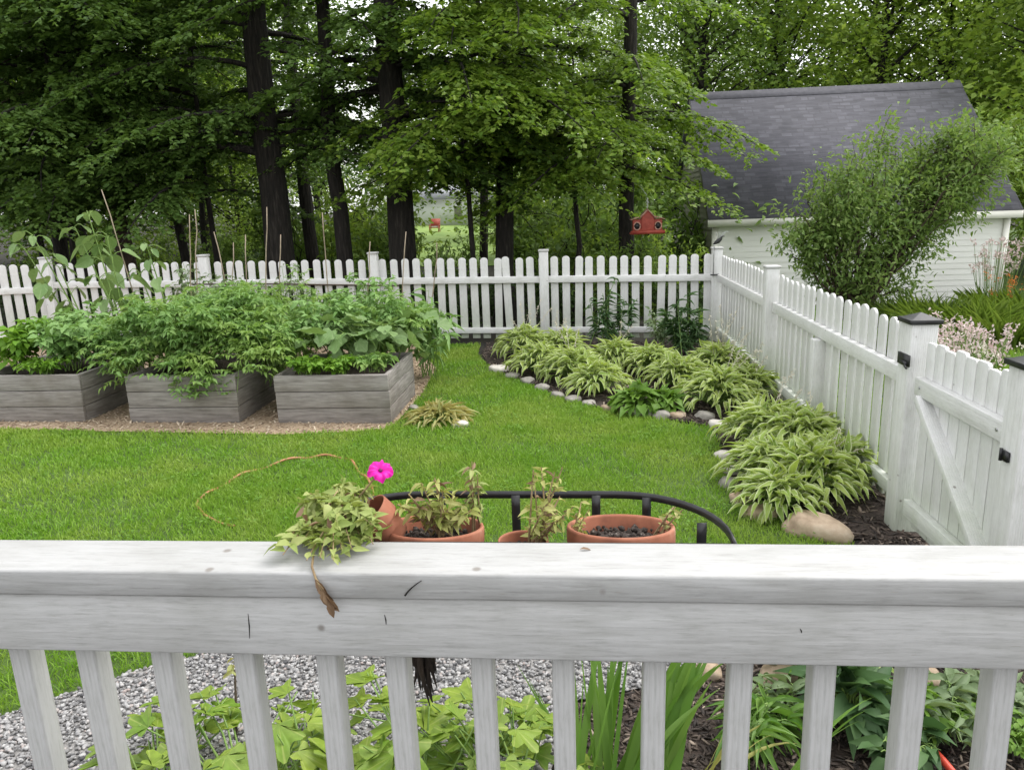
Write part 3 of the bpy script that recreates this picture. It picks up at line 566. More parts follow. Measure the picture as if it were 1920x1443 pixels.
fb_ = MB(); view = unit(unit(CAM-fl)*.75+UP*.75+np.array([.2, 0, 0]))
e1 = unit(np.cross(view, UP)); e2 = np.cross(e1, view); na, nr = 60, 7; th = np.linspace(0, 2*math.pi, na, endpoint=False); rr = np.linspace(.12, 1, nr)
RR = rr[:, None]*((.0225)*(1+.075*np.cos(5*th+.6)+.02*np.cos(13*th))[None]); zz_ = .012*rr[:, None]**.7+(.0035*np.sin(10*th+1)+.002*np.sin(17*th))[None]*rr[:, None]**3-.006*np.cos(5*th+.6)[None]*rr[:, None]**2*.5-.010*rr[:, None]**4
V = fl+(RR*np.cos(th))[..., None]*e1+(RR*np.sin(th)*.95)[..., None]*e2+zz_[..., None]*view; i_ = np.arange(nr-1)[:, None]*na; j_ = np.arange(na)[None]; jj = (j_+1) % na
fb_.add(V.reshape(-1, 3), np.stack([i_+j_, i_+jj, i_+na+jj, i_+na+j_], -1).reshape(-1, 4))
fo = fb_.build('flower', M['magenta'], pt, smooth=True)
b = MB(); V, f = icos(); b.add(V*.0045+fl+view*.004, f); b.build('flower_throat', M['magcore'], fo, smooth=True)
def wilted(label, base, pxs, zr, nl, nm, lm, Lr=(.014, .03), group=None):
    bl, bs, bb = MB(), MB(), MB(); tips = [aty(x_, y_, base[1]+rng.uniform(-.05, .05)) for x_, y_ in pxs]
    sprig_plant(base, tips, int(nl*1.5), Lr, (.32, .5), OVAL, bl, bs, .0024, spread=.15); sprig_plant(base, tips[::2], max(3, nl//2), Lr, (.25, .4), OVAL, bb, bs, .002, spread=.1)
    return leafy('wilting_plant', label, 'potted plant', base, [('stems', bs, M['drystem'], True), ('foliage', bl, lm, True), ('withered_leaves', bb, M['brownleaf'], True)])
wilted('wilting bushy plant with brown tips growing in the middle terracotta pot', (-.26, 1.29, 1.20), [(765, 925), (790, 905), (815, 895), (830, 920), (775, 950), (850, 925), (870, 945), (745, 945), (800, 940), (885, 955), (840, 955)], 0, 13, 'w', M['wilt'])
wilted('pale upright sprig with fresh leaves at the right of the middle pot', (-.20, 1.31, 1.20), [(885, 865), (895, 890), (880, 905)], 0, 14, 'w', M['petunia'], (.014, .026))
wilted('tall dried stems with shrivelled leaves in the small low pot', (-.085, 1.25, 1.20), [(1000, 880), (1015, 875), (1040, 885), (1030, 920), (1050, 930), (1055, 875), (1075, 950), (1020, 950), (1045, 975), (1005, 985)], 0, 11, 'w', M['wilt'], (.012, .024))
wilted('small withered stalk at the left rim of the bare-soil pot', (-.01, 1.27, 1.20), [(1090, 940), (1105, 955), (1080, 965)], 0, 7, 'w', M['wilt'], (.01, .02))
wilted('small curled dry sprig at the right rim of the bare-soil pot', (.14, 1.29, 1.20), [(1265, 950), (1280, 955), (1250, 965)], 0, 5, 'w', M['straw'], (.01, .02))

# ================================================================= RAISED BEDS
def raised_bed(label, x0, x1, y0, dep=.95, h=.43):
    z0 = float(gz((x0+x1)/2, 6)); t = thing('raised_bed', label, 'raised bed', ((x0+x1)/2, y0+dep/2, z0), 0, 'weathered raised beds')
    for nm, a, b2, m in (('front_wall', (x0, y0), (x1, y0), 'oldwood'), ('back_wall', (x0, y0+dep), (x1, y0+dep), 'oldwood')):
        b = MB()
        for k in range(3): b.box(((x0+x1)/2+rng.normal(0, .003), a[1]+rng.normal(0, .0025), z0+.003+h/3*(k+.5)), (x1-x0, .038, h/3-.005))
        b.build(nm, M[m], t, bevel=.004)
    for X_ in (x0+.019, x1-.019):
        b = MB()
        for k in range(3): b.box((X_+rng.normal(0, .0025), y0+dep/2, z0+.003+h/3*(k+.5)), (.038, dep-.042, h/3-.005))
        b.build('side_wall', M['oldwood_y'], t, bevel=.004)
    for X_ in (x0+.06, x1-.06): MB().box((X_, y0+.055, z0+h/2-.01), (.06, .06, h-.03)).build('corner_block', M['oldwood'], t)
    s = MB(); gxs, gys = np.meshgrid(np.linspace(x0+.04, x1-.04, 12), np.linspace(y0+.02, y0+dep-.02, 12)); i = np.arange(11)[:, None]*12; j = np.arange(11)[None]
    s.add(np.stack([gxs, gys, z0+h-.06+rng.normal(0, .012, gxs.shape)], -1).reshape(-1, 3), np.stack([i+j, i+j+1, i+13+j, i+12+j], -1).reshape(-1, 4)); s.build('soil', M['soil'], t, smooth=True); return t
raised_bed('weathered grey raised bed cut by the left edge of the photo', -5.36, -4.34, 6.0)
raised_bed('weathered grey raised bed in the middle with tomatoes spilling over its front', -3.92, -2.93, 6.0)
raised_bed('weathered grey raised bed nearest the hostas, rightmost of the three', -2.59, -1.60, 6.0)

def stem_curve(base, tip, k=7, bow=.3):
    t = np.linspace(0, 1, k)[:, None]; mid = (base+tip)/2+np.array([0, 0, bow*np.linalg.norm((tip-base)[:2])]); return (1-t)**2*base+2*t*(1-t)*mid+t*t*tip
def bushy(name, label, cat, base, h, rad, leafm, nst=9, nlv=16, leaf=OVAL, L=(.05, .09), W=(.45, .65), pinnate=5, pet=.10, spill=None, group=None, stemm='stem', lo=.15, rs=.006):
    """many stems, compound leaves of `pinnate` leaflets along a petiole"""
    bl, bs = MB(), MB(); base = np.asarray(base, float)
    for q in range(nst):
        a = q*2.4+rng.uniform(-.4, .4); rr = rad*math.sqrt((q+.5)/nst)*rng.uniform(.75, 1.1); tip = base+[rr*math.cos(a), rr*math.sin(a), h*rng.uniform(.72, 1.05)*(1-.35*(rr/rad)**2)]
        if spill is not None and q in spill: tip = np.asarray(spill[q], float)
        P = stem_curve(base+np.append(rng.normal(0, .05*rad/.4, 2), 0), tip, 8, .6 if spill is None or q not in spill else 1.0); bs.tube(P, np.linspace(rs, rs*.35, 8), 5, False)
        s = rng.uniform(lo, 1, nlv)**.8; tt = np.linspace(0, 1, 8); Q = np.stack([np.interp(s, tt, P[:, c]) for c in range(3)], 1)
        D = unit(az(nlv)+UP*rng.uniform(-.35, .75, (nlv, 1))); pl = pet*rng.uniform(.6, 1.3, nlv)
        for k in range(pinnate):
            u = (k//2+1)/((pinnate+1)//2) if pinnate > 1 else 1.; side = 0 if k == pinnate-1 else (1 if k % 2 else -1)
            Sd = unit(np.cross(UP[None], D)); X = D*(1 if side == 0 else .55)+Sd*side*.85+rv(nlv, .22)-UP*.10*u; Lk = rng.uniform(*L, nlv)*(1.15 if side == 0 else 1)
            inst(bl, leaf, Q+D*(pl*u)[:, None]-UP*(pl*.12*u*u)[:, None], X, UP+rv(nlv, .35), Lk, Lk*rng.uniform(*W, nlv), rng.uniform(.05, .5, nlv))
        if pinnate <= 1:
            for k in range(0, nlv): bs.tube([Q[k], Q[k]+D[k]*pl[k]*.55+[0, 0, .1*pl[k]], Q[k]+D[k]*pl[k]-[0, 0, .25*pl[k]]], .0022, 4, False)
    return leafy(name, label, cat, base, [('stems', bs, M[stemm], True), ('foliage', bl, M[leafm], True)], group)
zb = .47
# bed 1
bushy('bean_plant', 'bright green leafy bean plant in the left bed at the edge of the photo', 'vegetable plant', (-5.15, 6.35, zb), .46, .36, 'bright', 10, 20, OVAL, (.05, .09), (.6, .8), 3, .08)
bushy('bean_plant', 'leafy green bean plant in the left bed beside the tomatoes', 'vegetable plant', (-4.62, 6.35, zb), .50, .34, 'beangreen', 10, 22, OVAL, (.05, .09), (.55, .8), 3, .08)
bushy('bean_plant', 'green bean plant at the right rear corner of the left bed', 'vegetable plant', (-4.52, 6.65, zb), .45, .36, 'beangreen', 11, 22, OVAL, (.045, .08), (.5, .7), 3, .09)
bushy('herb_plant', 'small low green herb along the front of the left bed', 'vegetable plant', (-4.75, 6.15, zb-.03), .2, .28, 'bright', 10, 16, OVAL, (.03, .05), (.5, .7), 3, .05)
# tall broad leaved plant rising above the fence
def broad(label, base, tops, Lr, leafm, tpl, name='sunflower', cat='garden plant', nl=9, droop=.9, lo=.3):
    bl, bs = MB(), MB(); base = np.asarray(base, float)
    for tp in tops:
        P = stem_curve(base+np.append(rng.normal(0, .04, 2), 0), np.asarray(tp, float), 9, .15); bs.tube(P, np.linspace(.012, .005, 9), 6, False); s = np.concatenate([rng.uniform(lo, .95, nl), [.97, .98, 1.]]); k = len(s); tt = np.linspace(0, 1, 9)
        Q = np.stack([np.interp(s, tt, P[:, c]) for c in range(3)], 1); D = unit(az(k)+UP*rng.uniform(.1, .7, (k, 1))); Lk = rng.uniform(*Lr, k)*np.where(s > .96, .7, 1); E_ = Q+D*(Lk*.8)[:, None]
        for a, e in zip(Q, E_): bs.tube([a, (a+e)/2+[0, 0, .02], e], .004, 4, False)
        H_ = D.copy(); H_[:, 2] = 0; inst(bl, tpl, E_-unit(H_)*(Lk*.1)[:, None], unit(H_)-UP*rng.uniform(.1, droop, (k, 1)), UP+unit(H_)*.4+rv(k, .3), Lk, Lk*rng.uniform(.75, .95, k), rng.uniform(.1, .4, k))
    return leafy(name, label, cat, base, [('stems', bs, M['stem'], True), ('foliage', bl, M[leafm], True)])
Y_ = 7.5
broad('tall broad-leaved plant rising above the fence, highest of the vegetables', (-4.75, Y_, .05), [aty(165, 400, Y_), aty(200, 440, Y_), aty(140, 425, Y_+.1), aty(185, 520, Y_-.2)], (.13, .23), 'squash', HEART)
broad('broad-leaved plant leaning left over the fence beside the taller one', (-5.1, Y_, .05), [aty(60, 440, Y_), aty(45, 465, Y_), aty(110, 500, Y_)], (.12, .2), 'squash', HEART, nl=6)
broad('single broad-leaved shoot to the right of the tallest plant', (-4.3, Y_+.1, .05), [aty(275, 460, Y_), aty(260, 510, Y_)], (.11, .17), 'squash', HEART, nl=6)
# bed 2: tomatoes
sp = lambda *a: {i: aty(x, y, Y) for i, (x, y, Y) in enumerate(a)}
tom = dict(leaf=OVAL, L=(.032, .064), W=(.36, .55), pinnate=9, pet=.15)
bushy('tomato_plant', 'dense green tomato plant at the left end of the middle bed', 'vegetable plant', (-3.75, 6.4, zb), .80, .42, 'tomato', 14, 24, spill=sp((205, 690, 5.95), (235, 720, 5.9), (185, 640, 6.2)), **tom)
bushy('tomato_plant', 'tomato plant hanging low over the front boards of the middle bed', 'vegetable plant', (-3.35, 6.25, zb), .72, .40, 'tomato', 15, 24, spill=sp((330, 735, 5.9), (355, 750, 5.9), (380, 725, 5.88), (300, 715, 5.9), (410, 740, 5.9)), **tom)
bushy('tomato_plant', 'tomato plant at the right end of the middle bed reaching the next bed', 'vegetable plant', (-3.02, 6.45, zb), .75, .42, 'tomato', 14, 24, spill=sp((470, 700, 5.95), (505, 690, 6.0), (445, 735, 5.92)), **tom)
bushy('tomato_plant', 'tall tomato plant behind the middle bed against the fence', 'vegetable plant', (-3.55, 7.5, .1), 1.18, .55, 'tomato', 14, 22, **tom)
bushy('tomato_plant', 'tall yellowing tomato plant behind the gap between the middle and right beds', 'vegetable plant', (-2.85, 7.3, .1), 1.12, .5, 'tomato', 13, 22, **tom)
bushy('tomato_plant', 'tomato plant behind the left and middle beds in front of the fence', 'vegetable plant', (-4.2, 7.4, .1), 1.05, .55, 'tomato', 13, 22, **tom)
bushy('pea_plant', 'tall feathery grey-green plant climbing above the fence rail behind the middle bed', 'vegetable plant', (-3.3, 8.3, .1), 1.28, .30, 'greyleaf', 12, 22, OVAL, (.03, .06), (.4, .6), 3, .07)
bushy('pea_plant', 'pale climbing plant on the stakes near the fence behind the tomatoes', 'vegetable plant', (-4.6, 8.6, .1), 1.38, .26, 'greyleaf', 10, 20, OVAL, (.04, .07), (.5, .7), 3, .07)
# bed 3
bushy('lettuce', 'bright green low salad plants along the front left of the right bed', 'vegetable plant', (-2.33, 6.12, zb-.04), .18, .22, 'bright', 12, 16, OVAL, (.03, .06), (.6, .9), 3, .03)
bushy('lettuce', 'bright green low salad plant at the front middle of the right bed', 'vegetable plant', (-2.05, 6.12, zb-.04), .16, .20, 'bright', 10, 16, OVAL, (.03, .055), (.6, .9), 3, .03)
bushy('kale_plant', 'small yellow-green plant at the front right corner of the right bed', 'vegetable plant', (-1.75, 6.2, zb-.03), .17, .16, 'tomato', 8, 10, OVAL, (.04, .07), (.5, .7), 3, .04)
bushy('squash_plant', 'spreading squash plant with large pale leaves over the right bed', 'vegetable plant', (-2.0, 6.6, zb), .38, .50, 'squash', 18, 6, SQUASH, (.10, .175), (.9, 1.05), 1, .12, spill=sp((805, 670, 6.9), (820, 640, 7.1), (760, 650, 6.6)))
bushy('bean_plant', 'leafy mid-green bean plant filling the right bed behind the squash', 'vegetable plant', (-2.3, 6.8, zb), .60, .42, 'beangreen', 14, 22, OVAL, (.05, .085), (.45, .65), 3, .09)
bushy('bean_plant', 'tall bean plant behind the right bed before the fence', 'vegetable plant', (-2.1, 7.6, .1), 1.05, .5, 'beangreen', 14, 22, OVAL, (.05, .085), (.4, .6), 5, .10)
bushy('corn_plant', 'drooping long-leaved plant at the right rear corner of the beds', 'vegetable plant', (-1.62, 7.7, .05), .92, .42, 'beangreen', 12, 18, LANCE, (.10, .17), (.22, .32), 1, .03)
bushy('tomato_plant', 'tomato plant rising from the back of the right bed', 'vegetable plant', (-1.75, 7.0, zb-.1), .68, .36, 'tomato', 12, 22, **tom)
bushy('tomato_plant', 'bushy tomato plant filling the back of the middle bed', 'vegetable plant', (-3.4, 6.75, zb), .82, .48, 'tomato', 15, 24, **tom)
bushy('tomato_plant', 'pale tomato plant between the stakes left of the thick trunk', 'vegetable plant', (-3.9, 8.2, .1), 1.12, .45, 'greyleaf', 12, 22, **tom)
bushy('bean_plant', 'leafy bean plant at the fence behind the gap between the beds', 'vegetable plant', (-2.6, 8.3, .1), 1.05, .5, 'beangreen', 13, 22, OVAL, (.045, .08), (.45, .65), 5, .10)
bushy('bean_plant', 'green bean plant in the left bed behind its neighbours', 'vegetable plant', (-4.9, 6.75, zb), .55, .42, 'beangreen', 13, 22, OVAL, (.045, .08), (.5, .7), 3, .09)
bushy('tomato_plant', 'tomato plant sprawling over the gap between the left and middle beds', 'vegetable plant', (-4.1, 6.55, .25), .85, .40, 'tomato', 13, 22, spill=sp((190, 680, 6.0), (160, 650, 6.1), (215, 730, 5.98)), **tom)
bushy('tomato_plant', 'tomato plant sprawling over the gap between the middle and right beds', 'vegetable plant', (-2.76, 6.55, .25), .80, .38, 'tomato', 13, 22, spill=sp((510, 670, 6.0), (490, 690, 6.0), (545, 650, 6.1)), **tom)
# stakes
for (xa, ya, xb, yb, Y, lab) in ((191, 355, 235, 500, 7.6, 'tallest bamboo stake leaning left beside the broad-leaved plant'), (357, 402, 358, 540, 8.0, 'dark upright stake, left one of the close pair behind the tomatoes'), (366, 392, 370, 540, 7.9, 'pale upright stake, right one of the close pair behind the tomatoes'),
        (402, 432, 425, 540, 8.2, 'thin twiggy stake leaning left by the pale climbing plant'), (437, 455, 436, 540, 8.4, 'short dark stake just above the fence left of the pointed one'), (460, 440, 462, 540, 8.3, 'short pointed stake above the fence left of the thick trunk'),
        (500, 388, 499, 540, 8.1, 'tall slim stake in front of the thick trunk'), (527, 440, 524, 540, 8.2, 'short grey stake at the foot of the thick trunk'), (604, 398, 616, 560, 8.2, 'bent pale bamboo stake standing alone right of the thick trunk'),
        (761, 436, 755, 540, 8.6, 'thin short stake right of the pale post cap'), (822, 455, 812, 540, 8.6, 'thin leaning stake before the far lawn'), (692, 452, 690, 540, 8.6, 'thin stake beside the pale post cap')):
    a, e = aty(xa, ya, Y), aty(xb, yb, Y); g0 = e+(e-a)/max(a[2]-e[2], .05)*(e[2]-.05); n_ = 9; t = np.linspace(0, 1, n_)[:, None]; P = g0*(1-t)+a*t+rng.normal(0, .006, (n_, 3))
    tag(MB().tube(P, np.linspace(.0075, .005, n_)*(1+.15*(np.arange(n_) % 2)), 7).build('garden_stake', M['bamboo'], loc=g0, smooth=True), lab, 'stake', 'stakes in the vegetable beds')
a, e = aty(360, 533, 8.15), aty(748, 536, 8.2); tag(MB().tube([a, a*.6+e*.4+[0, 0, .01], e], .009, 7).build('cross_pole', M['bark_brown'], loc=a), 'thin dark horizontal pole tied across the stakes before the fence', 'pole')

# ================================================================= HOSTA BED
def hosta(label, base, rad, h, n=95, leafm='hosta', L=(.15, .24), W=(.22, .32), stalks=(), stalk_h=(.5, .75), group='variegated hostas in the bed', name='hosta'):
    bl, bs, bf = MB(), MB(), MB(); base = np.asarray(base, float); t = (np.arange(n)+.5)/n; a = np.arange(n)*2.39996+rng.uniform(-.3, .3, n)
    D = np.stack([np.cos(a), np.sin(a), 0*a], 1); e = R(72)*(1-t)**.8+R(-8)*t+rng.normal(0, .16, n); Lk = rng.uniform(*L, n)
    Q = base+D*(rad*(.05+.62*t)*rng.uniform(.8, 1.15, n))[:, None]+UP*(h*(.26+.46*np.sin(np.pi*(1-t)*.55+.12))*rng.uniform(.7, 1.2, n))[:, None]
    X = D*np.cos(e)[:, None]+UP*np.sin(e)[:, None]+rv(n, .26); inst(bl, LANCE, Q, X, UP+D*.3+rv(n, .2), Lk, Lk*rng.uniform(*W, n), rng.uniform(.15, .6, n))
    for k in range(0, n, 2): bs.tube([base+D[k]*.03, base*.4+Q[k]*.6+UP*.03, Q[k]], .0035, 4, False)
    for tp in stalks:
        tp = np.asarray(tp, float); P = stem_curve(base+np.append(rng.normal(0, .05, 2), .1), tp, 7, .1); bf.tube(P, np.linspace(.003, .0018, 7), 4, False); k = 16; s = rng.uniform(.55, 1, k); tt = np.linspace(0, 1, 7)
        q = np.stack([np.interp(s, tt, P[:, c]) for c in range(3)], 1); inst(bf, OVAL, q, az(k)-UP*rng.uniform(.2, 1, (k, 1)), rv(k), .03, .010)
    return leafy(name, label, 'hosta' if name == 'hosta' else 'plant', base, [('stems', bs, M['stem'], True), ('foliage', bl, M[leafm], True), ('flower_stalks', bf, M['creamfl'], True)], group)
pts = lambda Y, *a: [aty(x, y, Y) for x, y in a]
hs = [((985, 668), .42, .40, 'leftmost of the bed, nearest the vegetable beds', pts(8.9, (955, 590), (975, 565), (995, 585), (1015, 560), (1035, 575), (1000, 555), (965, 610))),
      ((1010, 698), .38, .34, 'second along the stone edging from the left end', ()), ((1075, 712), .42, .36, 'third along the stone edging from the left end', pts(7.9, (1060, 600), (1085, 615), (1040, 600))),
      ((1120, 735), .36, .32, 'fourth along the stone edging, left of the plain green clump', ()), ((1050, 668), .40, .34, 'at the back of the bed behind the left end of the edging', pts(8.7, (1045, 580), (1060, 595))),
      ((1155, 690), .40, .34, 'in the middle of the bed in front of the left lily clump', pts(8.2, (1165, 600), (1185, 610))), ((1225, 700), .40, .32, 'in the middle of the bed below the dark lily clump', ()), ((1270, 722), .38, .32, 'behind the plain green clump right of the middle', ()),
      ((1345, 705), .40, .38, 'against the side fence in the far corner of the bed', pts(7.4, (1330, 590), (1350, 570), (1365, 600), (1385, 575), (1395, 610), (1372, 585), (1410, 620), (1340, 600), (1380, 630))),
      ((1345, 762), .44, .38, 'dense dark-based clump at the bend of the edging', pts(6.9, (1380, 640), (1400, 625), (1420, 655), (1395, 660))), ((1400, 745), .36, .34, 'close to the side fence beside the clump at the bend', pts(6.6, (1420, 650), (1440, 665), (1430, 640))),
      ((1440, 838), .42, .38, 'first of the near group past the bend', pts(5.7, (1470, 705), (1490, 690), (1510, 720), (1500, 735))), ((1500, 855), .42, .38, 'against the side fence in the near group', pts(5.3, (1520, 730), (1545, 760), (1535, 790), (1560, 770))),
      ((1435, 905), .31, .32, 'on the lawn side of the near group', ()), ((1510, 925), .40, .36, 'largest, at the near end of the bed above the tan boulder', pts(4.6, (1590, 820), (1600, 850), (1575, 800))), ((1560, 905), .36, .34, 'wedged against the fence beside the gate end of the bed', pts(4.5, (1610, 870), (1620, 840))), ((1460, 955), .28, .25, 'lowest one at the near end next to the lawn', ())]
for (x, y), rad, h, lab, stk in hs: hosta('cream-edged hosta, '+lab, atg(x, y, .02), rad*1.18, h*.92, int(340*(rad/.4)**1.6), L=(.075, .13), W=(.28, .40), stalks=stk)
hosta('low plain green leafy clump among the hostas behind the edging stones', atg(1195, 768, .02), .30, .20, 150, 'geranium', (.07, .12), (.6, .85), group=None, name='geranium')
hosta('second low plain green clump right of the first behind the stones', atg(1250, 768, .02), .22, .16, 100, 'geranium', (.07, .11), (.6, .85), group=None, name='geranium')
hosta('flattened clump of yellowed dying leaves beside the right raised bed', atg(825, 785, .02), .38, .09, 230, 'straw', (.07, .14), (.14, .24), group=None, name='dying_plant')
def lily(label, px, Y, tips, n=26):
    bl, bs = MB(), MB(); base = aty(px[0], px[1], Y); base[2] = float(gz(base[0], base[1]))+.02
    for tp in tips:
        tp = np.asarray(tp, float); b0 = base+np.append(rng.normal(0, .12, 2), 0); P = stem_curve(b0, tp, 8, .05); bs.tube(P, np.linspace(.006, .003, 8), 5, False); s = rng.uniform(.2, 1, n); tt = np.linspace(0, 1, 8)
        Q = np.stack([np.interp(s, tt, P[:, c]) for c in range(3)], 1); inst(bl, LANCE, Q, az(n)+UP*rng.uniform(0, .9, (n, 1)), UP+rv(n, .3), rng.uniform(.08, .15, n), rng.uniform(.02, .034, n), rng.uniform(.1, .5, n))
    return leafy('lily', label, 'lily', base, [('stems', bs, M['stem'], True), ('foliage', bl, M['lily'], True)])
lily('clump of tall lily stems with narrow leaves before the back fence', (1140, 650), 9.3, pts(9.3, (1105, 560), (1130, 550), (1155, 520), (1170, 560), (1120, 580), (1180, 580), (1145, 545), (1195, 560), (1110, 600), (1160, 600)))
lily('dense dark green lily clump in the fence corner', (1285, 670), 9.0, pts(9.0, (1245, 580), (1270, 565), (1290, 555), (1310, 575), (1260, 600), (1300, 600), (1320, 610), (1280, 585), (1240, 610), (1330, 630), (1265, 620), (1295, 625)), 34)
bushy('weeds', 'small leafy plant standing at the foot of the back fence left of the hostas', 'plant', atg(1240, 655, .02), .5, .25, 'greyleaf', 8, 14, OVAL, (.04, .07), (.3, .5), 3, .05)
def stone(label, c, sz, m='stone', grp=None, name='edging_stone', cat='stone'):
    import bmesh
    bm = bmesh.new(); bmesh.ops.create_icosphere(bm, subdivisions=3, radius=1); ph = rng.uniform(0, 9, 3)
    for v in bm.verts:
        p = np.array(v.co); k = 1+.13*math.sin(p[0]*2.3+ph[0])*math.cos(p[1]*2.1+ph[1])+.09*math.sin(p[2]*4+ph[2]+p[0]*3)+rng.normal(0, .012); q = np.sign(p)*np.abs(p)**.8*k
        v.co = q*np.array(sz)
    me = bpy.data.meshes.new(name); bm.to_mesh(me); bm.free(); me.materials.append(M[m]); me.polygons.foreach_set('use_smooth', np.ones(len(me.polygons), bool))
    o = bpy.data.objects.new(name, me); COL.objects.link(o); o.location = tuple(map(float, c)); o.rotation_euler.z = rng.uniform(-.5, .5); return tag(o, label, cat, grp)
EG = 'stones edging the hosta bed'
lab_ = ['whitish flat stone at the far left end of the hosta bed edging', 'second edging stone from the left end, grey and flat', 'third edging stone from the left end beside the lawn', 'fourth edging stone from the left end, half under hosta leaves', 'fifth edging stone from the left end under drooping leaves', 'sixth edging stone from the left end under drooping leaves', 'small edging stone midway along the curve', 'edging stone left of the plain green clump', 'edging stone below the plain green clump', 'pale rounded stone at the front of the curve, left of a darker one', 'dark grey stone between two paler ones at the front of the curve', 'pinkish round stone right of the dark grey one', 'mossy grey stone below the dark-based hosta clump', 'edging stone at the bend of the bed', 'upright pale edging stone just past the bend', 'grey edging stone second past the bend', 'grey edging stone third past the bend', 'brown edging stone half sunk by the near hostas', 'brown edging stone nearest the tan boulder']
for (x, y, w, m), lab in zip(((935, 692, .13, 'palestone'), (962, 704, .10, 'stone'), (990, 714, .10, 'stone'), (1018, 726, .10, 'stone'), (1047, 740, .09, 'stone'), (1075, 748, .09, 'stone'), (1103, 756, .09, 'stone'), (1140, 764, .09, 'tanstone'), (1173, 769, .085, 'tanstone'), (1208, 773, .105, 'palestone'), (1241, 779, .095, 'stone'), (1272, 778, .09, 'tanstone'), (1321, 780, .10, 'stone'), (1348, 797, .10, 'palestone'), (1357, 852, .085, 'palestone'), (1366, 880, .085, 'stone'), (1368, 905, .08, 'stone'), (1390, 935, .10, 'tanstone'), (1425, 962, .10, 'tanstone')), lab_):
    w *= rng.uniform(.68, .92); stone(lab, atg(x, y+1, .02), (w, w*.75, w*rng.uniform(.5, .68)), m, EG)
stone('long tan boulder at the near end of the hosta bed beside the gate post', atg(1528, 992, .03), (.17, .10, .085), 'tanstone', None, 'boulder', 'boulder')
stone('pale stone lying on the soil beside the dying plant', atg(862, 797, .02), (.07, .05, .035), 'palestone', None, 'loose_stone')
stone('small grey stone at the corner of the right raised bed', atg(775, 765, .02), (.05, .04, .03), 'stone', None, 'loose_stone')
stone('round tan stone at the gravel edge seen between two balusters', atg(1462, 1268, .03), (.07, .065, .06), 'tanstone', None, 'loose_stone')
stone('pinkish stone on the dark mulch seen between the right balusters', atg(1738, 1272, .03), (.06, .045, .04), 'tanstone', None, 'loose_stone')
stone('tan stone at the gravel edge behind the sword-leaved clump', atg(1325, 1262, .02), (.055, .045, .04), 'tanstone', None, 'loose_stone')
# hose on the lawn
hp = [atg(x, y, .02) for x, y in ((375, 935), (405, 912), (455, 890), (510, 868), (560, 857), (610, 853), (648, 857), (668, 872), (685, 893), (700, 920), (690, 950))]
hp = np.array(hp); t0 = np.linspace(0, 1, len(hp)); t1 = np.linspace(0, 1, 60); hp = np.stack([np.interp(t1, t0, hp[:, c]) for c in range(3)], 1); hp[:, 2] += -.003+.012*np.sin(t1*40); hp[:, :2] += np.stack([np.sin(t1*23), np.cos(t1*31)], 1)*.008
h2 = np.array([atg(x, y, .0) for x, y in ((375, 935), (368, 950), (385, 970), (415, 985), (440, 990))]); h2 = np.stack([np.interp(np.linspace(0, 1, 20), np.linspace(0, 1, 5), h2[:, c]) for c in range(3)], 1); h2[:, 2] += .014
b = MB(); b.tube(hp, .009, 8); b.tube(h2[1:], .008, 8); tag(b.build('garden_hose', M['orange'], smooth=True, loc=hp[0]), 'thin faded orange hose looped on the lawn, half hidden in the grass', 'hose')

# ================================================================= FRONT BED
def mallow(label, base, pxs, Z, n_extra=12, Lr=(.085, .15), name='mallow', leafm='mallow', tpl=None):
    bl, bs = MB(), MB(); base = np.asarray(base, float)
    for (x, y) in pxs:
        q = atz(x, y, rng.uniform(*Z)); D = q-base; D[2] = 0; D = unit(D+rv(1, .1)[0]*[1, 1, 0]); Lk = rng.uniform(*Lr); bs.tube([base+[rng.normal(0, .02), rng.normal(0, .02), 0], base*.5+q*.5+[0, 0, .08], q+D*Lk*.1], [.004, .0035, .0025], 5, False)
        inst(bl, tpl or MALLOW, [q-D*Lk*.4], [D+UP*rng.uniform(-.35, .15)+rv(1, .2)[0]], [UP+D*.2+rv(1, .22)[0]], Lk, Lk*rng.uniform(.95, 1.15), rng.uniform(-.05, .3))
    for k in range(n_extra):
        a = rng.uniform(0, 6.28); q = base+[.18*math.cos(a), .18*math.sin(a), rng.uniform(.08, .3)]; D = np.array([math.cos(a), math.sin(a), 0]); bs.tube([base, q], .003, 4, False); inst(bl, tpl or MALLOW, [q], [D-UP*.2], [UP+rv(1, .2)[0]], rng.uniform(*Lr), rng.uniform(*Lr), .1)
    return leafy(name, label, 'garden plant', base, [('stems', bs, M['stem'], True), ('foliage', bl, M[leafm], True)])
mallow('light green lobed-leaf plant over the gravel, leftmost below the railing', (-1.25, 1.75, .02), [(285, 1340), (280, 1390), (300, 1420), (330, 1330), (345, 1400), (420, 1310), (395, 1325), (450, 1418), (480, 1400), (410, 1440), (320, 1375), (445, 1340)], (.12, .34))
mallow('light green lobed-leaf plant below the railing, second from the left', (-.78, 1.75, .02), [(540, 1290), (570, 1340), (560, 1380), (600, 1410), (545, 1430), (620, 1330), (590, 1300), (520, 1370), (640, 1400), (575, 1440), (610, 1370)], (.14, .40))
mallow('lobed-leaf plant below the railing under the hanging liner scrap', (-.48, 1.8, .02), [(690, 1265), (710, 1300), (740, 1300), (670, 1310), (735, 1350), (690, 1400), (720, 1430), (760, 1400), (665, 1420), (780, 1340), (700, 1260)], (.14, .42))
mallow('light green lobed-leaf plant below the railing nearest the sword-leaved clump', (-.2, 1.85, .02), [(835, 1350), (815, 1325), (870, 1300), (850, 1400), (880, 1420), (830, 1430), (955, 1325), (985, 1335), (1000, 1330), (960, 1380), (985, 1410), (930, 1350), (1010, 1360)], (.10, .34))
